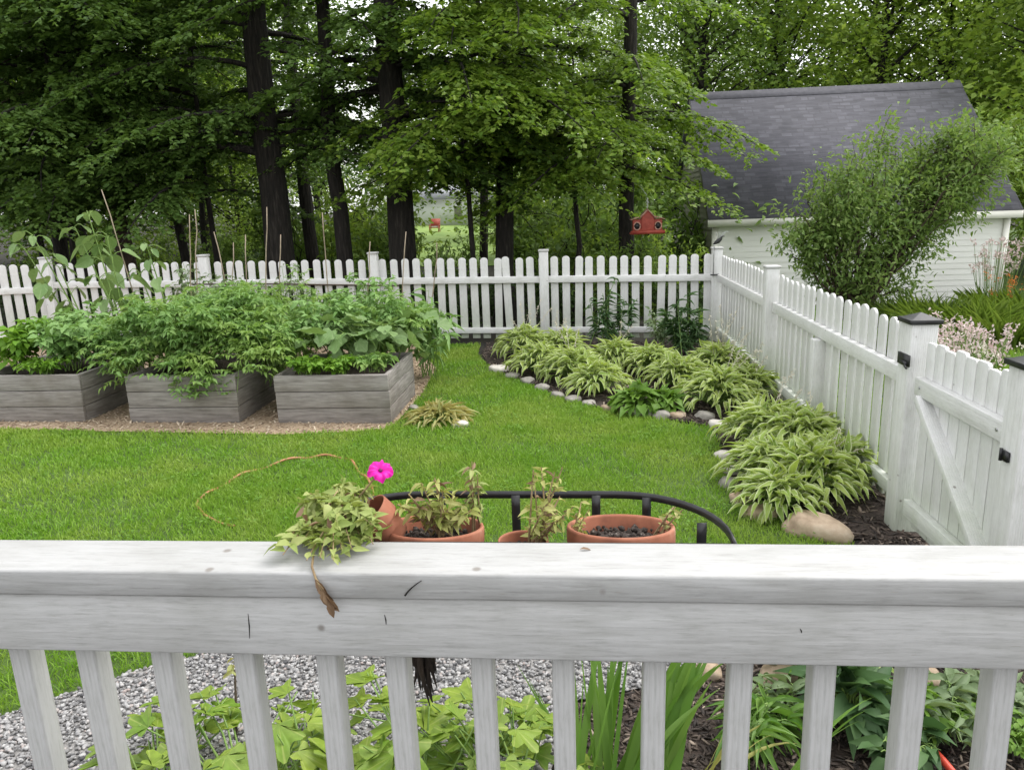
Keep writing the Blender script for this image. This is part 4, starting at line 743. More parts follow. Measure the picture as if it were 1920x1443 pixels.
st_ = atz(442, 1400, .0); b = MB(); b.tube([st_, aty(443, 1330, st_[1]+.02), aty(440, 1255, st_[1]+.05)], [.006, .005, .003], 6); rs_ = b; bl = MB(); q = aty(436, 1250, st_[1]+.05); inst(bl, OVAL, q+rv(14, .018), az(14)-UP*.5, UP+rv(14, .4), .035, .015)
leafy('seed_stalk', 'single reddish brown dead stalk standing on the gravel', 'plant', st_, [('stem', rs_, M['twig'], True), ('withered_leaves', bl, M['straw'], True)])
mallow('light green lobed-leaf plant over the gravel between the leftmost one and the next', (-1.0, 1.8, .02), [(505, 1440), (380, 1300), (400, 1290), (430, 1330), (260, 1430), (265, 1360), (310, 1300), (530, 1320), (555, 1300), (525, 1400), (600, 1360), (635, 1350), (585, 1420)], (.10, .3))
mallow('lobed-leaf plant in the middle below the railing behind the others', (-.35, 2.0, .02), [(660, 1340), (715, 1330), (745, 1310), (700, 1430), (735, 1410), (805, 1400), (855, 1340), (870, 1380), (820, 1360), (950, 1400), (1000, 1370), (970, 1430), (1020, 1410), (1030, 1360), (890, 1430)], (.08, .3))
bushy('ground_cover', 'green leafy plant on the mulch below the pinkish stone', 'garden plant', atg(1705, 1375, .02), .16, .13, 'geranium', 9, 12, OVAL, (.04, .07), (.45, .65), 3, .03, lo=.3, rs=.003)
bushy('ground_cover', 'grey-green leafy plant beside the rightmost baluster', 'garden plant', atg(1865, 1345, .02), .12, .13, 'greyleaf', 9, 12, OVAL, (.04, .07), (.35, .5), 3, .03, lo=.3, rs=.003)
bushy('ground_cover', 'thin-leaved green plant on the mulch beside the gravel edge', 'garden plant', atg(1420, 1400, .02), .16, .12, 'blade', 9, 12, LANCE, (.07, .12), (.12, .2), 1, .02, lo=.2, rs=.003)
def blades(label, base, tips, w=(.012, .022), m='blade', name='iris', rad=.06, bow=.0, sag=.35):
    b = MB(); base = np.asarray(base, float)
    for tp in tips:
        tp = np.asarray(tp, float); b0 = base+np.append(rng.normal(0, rad, 2), 0); k = 9; t = np.linspace(0, 1, k)[:, None]; mid = b0*.45+tp*.55+[0, 0, sag*np.linalg.norm((tp-b0)[:2])]; P = (1-t)**2*b0+2*t*(1-t)*mid+t*t*tp
        T = unit(np.gradient(P, axis=0)); S_ = unit(np.cross(T, unit(CAM*0+np.append(rng.normal(0, 1, 2)*[.5, 1], .3)))); wd = rng.uniform(*w)*1.25*(1-t**5)*(.55+.45*np.sin(np.pi*np.clip(t+.15, 0, 1)))+.0006; Nn = np.cross(S_, T)
        V = np.stack([P+S_*wd/2, P+Nn*wd*.12, P-S_*wd/2], 1).reshape(-1, 3); i = np.arange(k-1)*3; b.add(V, np.concatenate([np.stack([i, i+1, i+4, i+3], 1), np.stack([i+1, i+2, i+5, i+4], 1)]), np.tile([[0, .5], [.5, .5], [1, .5]], (k, 1)))
    return tag(b.build(name, M[m], loc=base, smooth=True), label, 'plant')
blades('upright clump of green sword leaves between two balusters, left of the other', (.01, 1.92, .0), [aty(x, y-55, Y) for x, y, Y in ((1085, 1250, 2.0), (1100, 1262, 2.05), (1118, 1235, 2.0), (1130, 1225, 2.1), (1150, 1235, 2.05), (1168, 1245, 2.1), (1180, 1265, 2.0), (1095, 1310, 1.95), (1140, 1300, 2.0), (1160, 1300, 1.95), (1120, 1290, 2.1), (1190, 1240, 2.1), (1175, 1215, 2.1), (1105, 1225, 2.1), (1075, 1290, 2.0))])
blades('dense clump of tall green sword leaves at the centre right below the railing', (.17, 1.95, .0), [aty(x, y-55, Y) for x, y, Y in ((1245, 1290, 2.0), (1262, 1250, 2.05), (1275, 1225, 2.1), (1290, 1240, 2.0), (1300, 1215, 2.1), (1318, 1230, 2.05), (1330, 1270, 2.0), (1342, 1260, 2.1), (1345, 1300, 2.0), (1270, 1300, 1.95), (1300, 1290, 1.95), (1320, 1310, 1.95), (1255, 1330, 1.9), (1335, 1330, 1.9), (1285, 1265, 2.1), (1310, 1255, 2.0), (1350, 1235, 2.1), (1365, 1290, 2.05), (1230, 1310, 2.0), (1280, 1345, 1.9), (1325, 1365, 1.9), (1350, 1345, 1.92))], (.016, .030))
blades('two thin dark stalks leaning left over the light leaves', (.02, 1.98, .0), [aty(970, 1245, 2.2), aty(1005, 1290, 2.15), aty(990, 1270, 2.2)], (.007, .010), name='leaning_grass', rad=.015, sag=.05)
blades('arching pale yellow blades over the mulch right of the sword leaves', (.33, 1.95, .0), [aty(1400, 1340, 1.95), aty(1450, 1375, 2.0), aty(1495, 1393, 2.1), aty(1470, 1350, 2.2), aty(1340, 1425, 1.85), aty(1430, 1280, 2.2)], (.006, .010), 'yblade', 'arching_grass', .02, .8)
blades('broad green strap leaves rising in front of the dark plant on the right', (.50, 1.88, .0), [aty(1625, 1330, 2.0), aty(1612, 1350, 1.95), aty(1565, 1385, 1.9), aty(1640, 1305, 2.05), aty(1540, 1420, 1.85)], (.018, .030), 'blade', 'daylily', .02, .2)
hosta('dark bluish broad-leaved hosta between two right balusters', atg(1590, 1355, .02), .17, .20, 60, 'lily', (.10, .15), (.40, .55), group=None)
hosta('small cream-edged hosta at the back of the mulch bed behind the dark one', atg(1585, 1270, .02), .14, .17, 45, 'hosta', (.08, .13), (.35, .45), group=None)
hosta('yellow-green leaf tuft beside the round tan stone', atg(1492, 1275, .02), .09, .14, 26, 'geranium', (.08, .12), (.3, .4), group=None, name='leaf_tuft')
bushy('sage_plant', 'low grey-green rosette plant on the mulch at the right', 'garden plant', atg(1765, 1365, .02), .14, .16, 'greyleaf', 9, 9, LANCE, (.06, .10), (.25, .35), 1, .02, lo=.4, rs=.003)
bushy('sage_plant', 'small grey-green sprig on the mulch left of the strap leaves', 'garden plant', atg(1460, 1345, .02), .12, .12, 'greyleaf', 7, 8, LANCE, (.05, .09), (.25, .35), 1, .02, lo=.4, rs=.003)
bushy('ground_cover', 'small mid-green leafy plant in the bottom right corner', 'garden plant', atg(1880, 1405, .02), .12, .18, 'geranium', 10, 14, OVAL, (.02, .04), (.5, .7), 3, .03, lo=.3, rs=.003)
bushy('ground_cover', 'dark leafy clump beside the red tool handle', 'garden plant', atg(1690, 1430, .02), .15, .13, 'lily', 9, 10, OVAL, (.05, .08), (.5, .7), 1, .03, lo=.3, rs=.003)
r1, r2 = atg(1752, 1406, .05), atg(1800, 1462, .03); tr = thing('garden_trowel', 'hand tool with a bright red handle lying in the mulch', 'trowel', r2); dd = unit(r2-r1)
MB().tube([r1, r1+dd*.01, r1*.6+r2*.4, r2-dd*.01, r2], [.006, .011, .0125, .011, .007], 12).build('handle', M['redplastic'], tr, smooth=True)
b = MB(); b.tube([r2, r2+dd*.04], .005, 8); sd = unit(np.cross(dd, UP)); b.add([r2+dd*.04-sd*.015, r2+dd*.04+sd*.015, r2+dd*.10+sd*.034, r2+dd*.16, r2+dd*.10-sd*.034, r2+dd*.09-UP*.012], [[0, 1, 5], [1, 2, 5], [2, 3, 5], [3, 4, 5], [4, 0, 5]]); b.build('blade', M['steel'], tr)

# ================================================================= BEYOND THE SIDE FENCE
SX0, SX1, SY0, SY1 = 2.77, 8.56, 16.0, 21.7; SR = (SY0+SY1)/2; ZE, ZR = 1.50, 4.08; zb_ = -.55
sh = thing('garden_shed', 'white clapboard shed with steep dark grey shingle roof behind the shrub', 'shed', ((SX0+SX1)/2, SR, zb_))
b = MB(); nb_ = 18; hh = (ZE-zb_)/nb_
for k in range(nb_):
    z0_ = zb_+k*hh; b.add([[SX0, SY0-.012, z0_], [SX1, SY0-.012, z0_], [SX1, SY0-.002, z0_+hh], [SX0, SY0-.002, z0_+hh]], [[0, 1, 2, 3]]); b.add([[SX0, SY0-.012, z0_], [SX1, SY0-.012, z0_], [SX1, SY0, z0_], [SX0, SY0, z0_]], [[3, 2, 1, 0]])
b.add([[SX1, SY0, zb_], [SX1, SY1, zb_], [SX1, SY1, ZE], [SX1, SR, ZR-.1], [SX1, SY0, ZE]], [[0, 1, 2, 3, 4]]); b.add([[SX0, SY1, zb_], [SX1, SY1, zb_], [SX1, SY1, ZE], [SX0, SY1, ZE]], [[3, 2, 1, 0]])
b.build('front_wall', M['siding'], sh)
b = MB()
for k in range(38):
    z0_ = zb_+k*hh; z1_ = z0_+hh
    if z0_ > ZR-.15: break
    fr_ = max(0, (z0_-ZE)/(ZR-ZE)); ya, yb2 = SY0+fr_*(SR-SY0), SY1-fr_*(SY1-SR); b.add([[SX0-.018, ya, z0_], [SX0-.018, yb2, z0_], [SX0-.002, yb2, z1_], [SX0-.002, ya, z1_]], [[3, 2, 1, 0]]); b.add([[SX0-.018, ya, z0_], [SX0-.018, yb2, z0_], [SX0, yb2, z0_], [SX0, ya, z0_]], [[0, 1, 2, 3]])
b.build('gable_wall', M['sideshade'], sh)  # same siding as the front, with tree shade painted into the colour
def slope(y0, z0, y1, z1, x0, x1, t):
    dn = unit(np.array([0, -(z1-z0), (y1-y0)]))*t*(1 if y1 > y0 else -1)
    V = np.array([[x0, y0, z0], [x1, y0, z0], [x1, y1, z1], [x0, y1, z1]]); L_ = math.hypot(y1-y0, z1-z0); W_ = x1-x0; b = MB()
    b.add(np.vstack([V, V+dn]), [[4, 5, 6, 7], [3, 2, 1, 0], [0, 1, 5, 4], [1, 2, 6, 5], [2, 3, 7, 6], [3, 0, 4, 7]], np.array([[0, 0], [W_, 0], [W_, L_], [0, L_]]*2)); return b
sl = (ZR-ZE)/(SR-SY0); rf = slope(SY0-.22, ZE-.22*sl+.05, SR+.02, ZR+.05, SX0-.12, SX1+.12, .05).build('roof', M['shingle'], sh)
slope(SY1+.22, ZE-.22*sl+.05, SR+.022, ZR+.052, SX0-.12, SX1+.12, .05).build('roof', M['shingle'], sh)
b = MB().poly([(SR+.02-.2, ZR+.135-.2*sl), (SR+.02-.2, ZR+.115-.2*sl), (SR+.02, ZR+.10), (SR+.22, ZR+.115-.2*sl), (SR+.22, ZR+.135-.2*sl), (SR+.02, ZR+.135)], SX0-.125, SX1+.125, 0); b.build('ridge_cap', M['ridge'], rf)
MB().box(((SX0+SX1)/2, SY0-.225, ZE-.22*sl+.005), (SX1-SX0+.26, .03, .15)).build('fascia', M['trim'], sh)
MB().box(((SX0+SX1)/2, SY0-.12, ZE-.22*sl-.02), (SX1-SX0+.2, .18, .02)).build('soffit', M['trim'], sh)
for X_ in (SX0+.05, SX1-.05): MB().box((X_, SY0-.035, (zb_+ZE-.26)/2), (.12, .03, ZE-.26-zb_)).build('corner_trim', M['trim'], sh)
for X_ in (SX0-.1, SX1+.1): MB().bar((X_, SY0-.2, ZE-.2*sl-.03), (X_, SR, ZR-.03), .03, .12).build('rake_board', M['trim' if X_ > 5 else 'sideshade'], sh)  # left board takes the gable's painted-in shade colour
# big shrub: arching stems carrying small leaves
def shrub(label, base, tips, nl, L, m, name='shrub', clump=.22, nsub=7, group=None, stem='bark_brown', rs=.018, smin=.3):
    bl, bs = MB(), MB(); base = np.asarray(base, float)
    for tp in tips:
        tp = np.asarray(tp, float); P = stem_curve(base+np.append(rng.normal(0, .12, 2), 0), tp, 10, .35); P[1:-1] += rng.normal(0, .03, (8, 3)); bs.tube(P, np.linspace(rs, .004, 10), 6, False)
        for k in range(nsub):
            s = rng.uniform(smin, 1); q = np.array([np.interp(s, np.linspace(0, 1, 10), P[:, c]) for c in range(3)]); e = q+unit(rv(1)+[[0, 0, .3]])[0]*rng.uniform(.2, .55); bs.tube([q, (q+e)/2+[0, 0, .04], e], [.005, .004, .002], 4, False); n = nl
            u = rng.uniform(.15, 1.1, n)[:, None]; c_ = q+(e-q)*u+rv(n, clump*.32); inst(bl, OVAL, c_, unit(e-q)*.6+rv(n, .6), UP+rv(n, .5), rng.uniform(*L, n), rng.uniform(*L, n)*.45, rng.uniform(0, .4, n))
    return leafy(name, label, 'shrub' if name == 'shrub' else 'plant', base, [('branches', bs, M[stem], True), ('foliage', bl, M[m], True)], group)
Yb = 11.5; bb_ = aty(1600, 560, Yb); bb_[2] = float(gz(bb_[0], Yb))
T_ = [aty(x, y, Yb+rng.uniform(-.7, .9)) for x, y in ((1475, 440), (1460, 470), (1490, 400), (1515, 360), (1540, 320), (1530, 400), (1590, 310), (1620, 280), (1650, 262), (1680, 275), (1610, 380), (1660, 340), (1700, 320), (1735, 290), (1765, 270), (1800, 262), (1835, 262), (1865, 275), (1845, 310), (1800, 320), (1885, 265), (1740, 360), (1690, 400), (1640, 430), (1560, 380), (1550, 450), (1590, 480), (1770, 370), (1820, 350), (1690, 470), (1510, 490), (1640, 520), (1590, 350), (1570, 420), (1780, 300), (1750, 330), (1870, 300), (1860, 330), (1720, 420), (1620, 340), (1780, 410), (1600, 540), (1530, 530), (1700, 540), (1890, 285), (1875, 320), (1895, 250), (1850, 285), (1830, 300), (1905, 270), (1860, 250))]
shrub('large loose green shrub beyond the side fence in front of the shed', bb_, T_, 44, (.055, .10), 'shrubleaf', nsub=9, clump=.30, smin=.55, rs=.024)
b2_ = aty(1960, 520, 17.0); b2_[2] = float(gz(b2_[0], 17))
shrub('bright green shrub at the right edge of the photo beside the shed corner', b2_, [aty(x, y, 17+rng.uniform(-.5, .5)) for x, y in ((1905, 235), (1890, 265), (1930, 215), (1900, 300), (1925, 330), (1945, 280), (1960, 380), (1950, 430), (1935, 300))], 46, (.08, .14), 'lime')
def perennial(label, px, Y, top, rad, n, m, fm=None, nfl=0, L=(.25, .5), W=.009, flo=OVAL, fL=(.03, .06), name='daylily', fz=(.6, 1.05)):
    base = aty(px[0], px[1], Y); base[2] = float(gz(base[0], Y))+.02; heads = []; bl, bs, bf = MB(), MB(), MB(); a = rng.uniform(0, 6.28, n); D = np.stack([np.cos(a), np.sin(a), 0*a], 1); n = int(n*1.9); a = rng.uniform(0, 6.28, n); D = np.stack([np.cos(a), np.sin(a), 0*a], 1); e = rng.uniform(.75, 1.5, n); ro = rad*np.sqrt(rng.uniform(0, 1, n))
    inst(bl, BLADE, base+D*ro[:, None]*.8, D*np.cos(e)[:, None]+UP*np.sin(e)[:, None], UP-D*.5+rv(n, .2), rng.uniform(.55, 1, n)*min(top, .58), W, rng.uniform(.05, .45, n))
    for k in range(nfl):
        aa = rng.uniform(0, 6.28); q = base+[rad*math.sqrt(rng.uniform())*math.cos(aa), rad*math.sqrt(rng.uniform())*math.sin(aa), top*rng.uniform(*fz)]; bs.tube([base+(q-base)*[.5, .5, 0], q], .004, 4, False); f1 = MB(); inst(f1, flo, q+rv(9, .022), rv(9)+UP*.4, rv(9), rng.uniform(*fL, 9), rng.uniform(*fL, 9)*.5); heads.append(f1)
    t = leafy(name, label, 'flower', base, [('stems', bs, M['stem'], True), ('foliage', bl, M[m], True)])
    for f1 in heads: f1.build('flower_head', M[fm] if fm else M['creamfl'], t, smooth=True)
    return t
perennial('clump of orange daylilies at the shed corner by the right edge', (1885, 590), 13.2, .75, .55, 160, 'lime', 'orangefl', 20, fL=(.02, .045))
perennial('orange daylilies half cut by the right edge of the photo', (1935, 580), 12.6, .7, .5, 130, 'lime', 'orangefl', 12, fL=(.02, .045))
perennial('tall airy pale pink flowers in front of the shed wall', (1862, 560), 14.6, 1.25, .5, 60, 'shrubleaf', 'pinkfl', 60, fL=(.04, .07))
perennial('light green grassy clump behind the gate post', (1790, 600), 10.2, .65, .7, 240, 'lime', None, 0)
perennial('light green grassy clump at the right edge behind the pink flowers', (1890, 610), 9.6, .6, .7, 240, 'lime', None, 0)
perennial('green grassy clump at the foot of the large shrub', (1700, 590), 10.8, .5, .8, 240, 'shrubleaf', None, 0)
perennial('pinkish white feathery flowers just behind the gate', (1815, 680), 6.4, .62, .32, 80, 'lime', 'pinkfl', 95, fL=(.02, .045), name='astilbe', fz=(.75, 1.15))
perennial('pinkish white feathery flowers at the right of the gate post top', (1770, 665), 6.9, .62, .28, 70, 'lime', 'pinkfl', 60, fL=(.02, .045), name='astilbe', fz=(.75, 1.15))
perennial('yellow-green leafy clump behind the gate at the right edge', (1885, 710), 5.6, .62, .32, 170, 'lime', 'creamfl', 26, fL=(.02, .035), fz=(.8, 1.1))
perennial('shaggy green clump against the outside of the side fence', (1640, 640), 8.6, .6, .5, 200, 'shrubleaf', None, 0)

# bird feeder hanging at the wood's edge
Yf = 12.4; fc = aty(1213, 438, Yf); ft = thing('bird_feeder', 'red barn-shaped bird feeder hanging from a pale wire by a dark trunk', 'bird feeder', fc)
def at2(dx, dy, dz): return fc+np.array([dx, dy, dz])
b = MB(); b.poly([(fc[0]-.10, fc[2]+.02), (fc[0]+.10, fc[2]+.02), (fc[0]+.10, fc[2]+.26), (fc[0], fc[2]+.37), (fc[0]-.10, fc[2]+.26)], Yf-.12, Yf+.12, 1)
for s2 in (-1, 1): b.box(at2(s2*.165, 0, .125), (.13, .2, .21))
b.build('house', M['red'], ft, bevel=.003)
b = MB(); b.box(at2(0, 0, .008), (.54, .32, .022)); b.box(at2(0, -.165, .03), (.54, .012, .05)); b.build('tray', M['red'], ft)
b = MB()
for s2 in (-1, 1): b.bar(at2(s2*.105, 0, .275), at2(s2*.265, 0, .225), .27, .015)
b.build('wing_roof', M['redroof'], ft)
b = MB()
for s2 in (-1, 1): b.bar(at2(s2*-.004, 0, .385), at2(s2*.135, 0, .235), .28, .016)
b.build('gable_roof', M['redroof'], ft)
for s2 in (-1, 1):
    b = MB(); b.tube([at2(s2*.165+.05*math.cos(a), -.108, .125+.06*math.sin(a)) for a in np.linspace(0, 2*math.pi, 17)], .010, 6); b.build('arch_ring', M['redroof'], ft)
    b = MB(); b.poly([(fc[0]+s2*.165+.048*math.cos(a), fc[2]+.125+.058*math.sin(a)) for a in np.linspace(0, 6.283, 17)[:-1]], Yf-.1045, Yf-.102, 1); b.build('opening', M['black'], ft)
b = MB(); tp = at2(0, 0, .38); k1 = aty(1213, 366, Yf); b.tube([tp, (tp+k1)/2+[.012, 0, 0], k1], .008, 6)
for q in range(3): b.tube([tp+(k1-tp)*(.25+q*.25)+[.02*math.cos(a), 0, .025*math.sin(a)] for a in np.linspace(0, 6.283, 10)], .004, 5)
b.tube([k1, k1+[-.10, .1, .14], aty(1185, 340, Yf+.6)], .005, 5); b.build('hanging_wire', M['wire'], ft)
# ornament at the corner post
oc = aty(1346, 455, YF-.12); ot = thing('garden_ornament', 'small dark metal bird ornament on a thin rod fixed to the fence corner post', 'ornament', oc)
MB().tube([oc+[-.045, 0, -.42], oc+[-.045, 0, -.02], oc+[-.02, 0, .005]], .006, 6).build('rod', M['steel'], ot)
MB().tube([oc+[-.08, 0, -.40], oc+[-.045, 0, -.40], oc+[.06, .04, -.40]], .009, 6).build('bracket', M['black'], ot)
MB().tube([oc+[-.06, 0, -.02], oc+[-.035, 0, -.005], oc+[0, 0, .015], oc+[.03, 0, .045], oc+[.045, 0, .075], oc+[.06, 0, .08], oc+[.085, 0, .075]], [.004, .018, .030, .022, .016, .012, .002], 8).build('body', M['black'], ot, smooth=True)
b = MB()
for q in range(5): b.tube([oc+[0, 0, .03], oc+[-.02+.03*q, -.03, .10+.01*q], oc+[-.04+.04*q, -.04, .13]], [.004, .003, .002], 5)
b.build('wing', M['wire'], ot)

# far building and lawn chair
fbd = thing('far_building', 'long low grey building at the end of the far lawn between the trunks', 'building', (-7.5, 55, float(gz(-7.5, 52)))); z_ = float(gz(-7.5, 52))
MB().box((-7.8, 55, z_+.9), (8.4, 5, 1.9)).build('wall', M['greywall'], fbd)
b = MB(); b.poly([(52.2, z_+1.8), (57.8, z_+1.8), (55, z_+2.7)], -12.2, -3.4, 0); b.build('roof', M['greyroof'], fbd)
MB().box((-8.2, 52.49, z_+.85), (.5, .03, .9)).build('door', M['sideshade'], fbd); MB().box((-5.6, 52.49, z_+1.0), (.8, .03, .6)).build('window', M['black'], fbd)  # door just reuses the dark siding colour
cc = aty(815, 432, 46.0); cc[2] = float(gz(cc[0], 46))+.03; fcx = .62; ch = thing('lawn_chair', 'small red lawn chair with a pale cushion on the far lawn', 'lawn chair', cc)
b = MB(); b.bar(cc+[0, .45, .45], cc+[0, .75, 1.25], .95, .08, up=(0, -1, .3)); b.build('backrest', M['red'], ch)
MB().box(cc+[0, .1, .42], (.95, .8, .07)).build('seat', M['red'], ch); MB().box(cc+[.05, .05, .50], (.7, .65, .09)).build('cushion', M['palestone'], ch, bevel=.02)
for sx in (-.45, .45):
    MB().box(cc+[sx, .05, .68], (.12, .8, .05)).build('armrest', M['red'], ch)
    for sy in (-.3, .42): MB().box(cc+[sx, sy, .33], (.08, .08, .66)).build('leg', M['red'], ch)

ch.scale = (fcx, fcx, fcx)
# ================================================================= TREES
def layered_tree(H, r0, zlo, nb, Lmax, leaf, seed, droop=.35, side=None, wig=.15, zpow=1.0, bark='bark', leafm='hemlock', step=.15, dens=1.0, extra=(), clear=False, skip=None):
    """trunk with long layered boughs that carry flat sprays of small leaves; returns the two meshes (about the trunk's foot)"""
    g = np.random.default_rng(seed); tr, cr = MB(), MB(); zz = np.linspace(-.3, H, 14); tx = np.cumsum(g.normal(0, wig*.25, 14)); ty = np.cumsum(g.normal(0, wig*.25, 14)); tx -= tx[0]; ty -= ty[0]
    rad = r0*(1-.88*np.clip(zz, 0, H)/H); rad[0] *= 1.5; rad[1] *= 1.0; tr.tube(np.stack([tx, ty, zz], 1), rad, 12, False)
    todo = []
    for k in range(nb):
        z = zlo+(H*.97-zlo)*((k+g.uniform(0, 1))/nb)**zpow; a = k*2.39996+g.normal(0, .4)
        if side is not None and g.uniform() < side[1]: a = side[0]+g.normal(0, .7)
        L = Lmax*(1-((z-zlo)/(H-zlo))**1.4)*g.uniform(.65, 1.1)+.5; todo.append((z, a, L))
    if clear: todo = [q for q in todo if not (q[0] < 8.5 and math.sin(q[1]) < -.45)]
    if skip: todo = [q for q in todo if not (q[0] < 8.5 and skip[0] < math.cos(q[1]) < skip[1])]
    todo += list(extra)
    PP, XX, LL, ZZ = [], [], [], []
    for z, a, L in todo:
        o = np.array([np.interp(z, zz, tx), np.interp(z, zz, ty), z]); d = np.array([math.cos(a), math.sin(a), 0]); sd = np.array([-d[1], d[0], 0]); s = np.linspace(0, 1, 8)[:, None]; bend = g.normal(0, .18); rise = g.uniform(.1, .35)
        P = o+d*L*s+sd*L*bend*s*s+UP*L*(rise*s-(droop+rise*.6)*s*s); tr.tube(P, np.linspace(max(.012, .016*L), .004, 8), 5, False)
        ns = max(4, int(L*.85/step)); ss = np.repeat(np.linspace(.18, 1, ns), 2); sg = np.tile([1., -1.], ns); m = len(ss)
        q = np.stack([np.interp(ss, s[:, 0], P[:, c]) for c in range(3)], 1); T = unit(d+sd*2*bend*ss[:, None]); an = g.uniform(.7, 1.15, m); S2 = np.cross(UP[None], T); tl = (L*.36*(1-.72*ss)*np.clip(ss*3.2, 0, 1)+.14)*g.uniform(.55, 1.2, m)
        td = T*np.cos(an)[:, None]+S2*(np.sin(an)*sg)[:, None]+UP*(g.normal(.0, .14, m)-.12)[:, None]
        cnt = np.maximum(3, (tl/leaf*4.4*dens).astype(int)); id_ = np.repeat(np.arange(m), cnt); n = len(id_); u = g.uniform(.02, 1.05, n)
        p = q[id_]+td[id_]*(tl[id_]*u)[:, None]-UP*(.28*tl[id_]*u*u)[:, None]+g.normal(0, .024, (n, 3)); sd2 = np.cross(UP[None], td[id_]); x = td[id_]*g.uniform(.35, 1, n)[:, None]+sd2*(g.choice([-1., 1.], n)*g.uniform(.3, 1, n))[:, None]-UP*g.uniform(0, .45, n)[:, None]
        PP.append(p); XX.append(x); LL.append(leaf*g.uniform(.7, 1.35, n)); ZZ.append(UP+g.normal(0, .38, (n, 3)))
    P = np.concatenate(PP); L = np.concatenate(LL); inst(cr, DIAM, P, np.concatenate(XX), np.concatenate(ZZ), L, L*.66)
    a = tr.build('trunk', M[bark], None, smooth=True); c = cr.build('crown', M[leafm], None); return a, c
def round_tree(H, r0, zlo, Rc, ncl, per, leaf, seed, bark='bark', leafm='decid', cl=.7):
    g = np.random.default_rng(seed); tr, cr = MB(), MB(); zz = np.linspace(-.3, H*.9, 9); tr.tube(np.stack([np.cumsum(g.normal(0, .06, 9)), np.cumsum(g.normal(0, .06, 9)), zz], 1), r0*(1-.8*np.clip(zz, 0, None)/H), 9, False); PP = []
    for k in range(ncl):
        t = (k+.5)/ncl; z = zlo+(H-zlo)*t; a = g.uniform(0, 6.28); rr = Rc*math.sqrt(max(.03, 1-abs(2*t-.85)**2.2))*g.uniform(.25, 1); c = np.array([rr*math.cos(a), rr*math.sin(a), z]); o = np.array([0, 0, max(zlo*.6, z-rr*.7)]); tr.tube([o, (o+c)/2+[0, 0, .15], c], [.05, .03, .01], 5, False)
        n = int(per*g.uniform(.6, 1.3)); v = g.normal(0, 1, (n, 3))*[cl, cl, cl*.48]; PP.append(c+v)
    P = np.concatenate(PP); n = len(P); a = g.uniform(0, 6.28, n); X = np.stack([np.cos(a), np.sin(a), g.uniform(-.9, .3, n)], 1); L = leaf*g.uniform(.6, 1.35, n); inst(cr, DIAM, P, X, UP+g.normal(0, .55, (n, 3)), L, L*.62)
    return tr.build('trunk', M[bark], None, smooth=True), cr.build('crown', M[leafm], None)
def plant_tree(name, label, parts, x, y, rz=0, sc=1., group=None, cat='tree', szz=1.):
    t = thing(name, label, cat, (x, y, float(gz(x, y))-.05), rz, group); t.scale = (sc, sc, sc*szz)
    for p in parts:
        if p.users_collection and p.parent is None: q = p
        else: q = p.copy(); COL.objects.link(q)
        q.parent = t
    return t
def dirto(x, y): return math.atan2(y, x)
# near trunks, each with its own mesh
near = [(520, 13.0, .27, 'thickest dark trunk of the wood, left of centre behind the stakes', dict(H=17, zlo=3.2, nb=26, Lmax=3.4, seed=1, clear=True, extra=((3.0, R(215), 3.3), (3.3, R(180), 3.6), (3.6, R(245), 3.0), (3.5, R(160), 3.2)))),
        (648, 13.0, .155, 'slim dark trunk between the thickest trunk and the wide one to its right', dict(H=15, zlo=4.6, nb=28, Lmax=2.4, seed=2, clear=True, skip=(-1.1, -.2))),
        (765, 12.6, .25, 'wide dark trunk with low green boughs, right of the slim one', dict(H=17, zlo=3.4, nb=26, Lmax=3.2, seed=3, clear=True, leafm='hemlock', extra=((2.9, R(-25), 2.3), (3.5, R(-10), 2.7), (3.1, R(-60), 2.0), (4.3, R(-15), 2.8), (2.5, R(5), 2.0)))),
        (944, 13.0, .17, 'straight dark trunk left of the tall fence post, far lawn on its left', dict(H=16, zlo=4.0, nb=24, Lmax=2.6, seed=4, skip=(.25, 1.1), leafm='hemlock2', extra=((3.2, R(-20), 2.4),))),
        (1180, 13.2, .145, 'dark trunk carrying the bird feeder wire near the shed', dict(H=15, zlo=3.4, nb=30, Lmax=2.0, seed=5, skip=(.25, 1.1), leafm='hemlock2', extra=((2.9, R(-22), 1.5), (3.5, R(-8), 2.1), (3.4, R(6), 2.1), (3.3, R(200), 3.0), (3.0, R(230), 2.8), (5.2, R(0), 1.9), (2.6, R(190), 2.3)))),
        (228, 14.6, .18, 'reddish brown trunk at the left behind the broad-leaved plant', dict(H=16, zlo=4.2, nb=26, Lmax=3.0, seed=6, bark='bark_brown', extra=((3.9, R(-70), 3.2), (3.6, R(-110), 3.0), (4.2, R(-30), 3.2)))),
        (345, 14.8, .10, 'thin leaning dark trunk left of the thickest one', dict(H=13, zlo=4.0, nb=34, Lmax=2.6, seed=7, wig=.3, extra=((3.6, R(-90), 2.4), (3.2, R(-60), 2.4)))),
        (140, 12.6, .05, 'sapling with low dark boughs left of the reddish trunk', dict(H=9, zlo=2.5, nb=26, Lmax=2.4, seed=9)),
        (412, 13.6, .06, 'sapling filling the gap left of the thickest trunk', dict(H=10, zlo=2.4, nb=26, Lmax=1.7, seed=10)),
        (875, 12.4, .05, 'sapling with drooping bright-tipped boughs between the wide trunk and the straight one', dict(H=9, zlo=2.7, nb=26, Lmax=2.0, seed=11, leafm='hemlock2')),
        (1070, 13.0, .06, 'sapling with low boughs between the straight trunk and the feeder trunk', dict(H=5.2, zlo=2.5, nb=18, Lmax=2.2, seed=12, leafm='hemlock2')),
(85, 14.5, .075, 'thin dark pole-like trunk near the left edge', dict(H=13, zlo=3.6, nb=40, Lmax=3.0, seed=8, leafm='hemlock', extra=((3.3, R(-60), 3.0), (3.0, R(-100), 2.8))))]
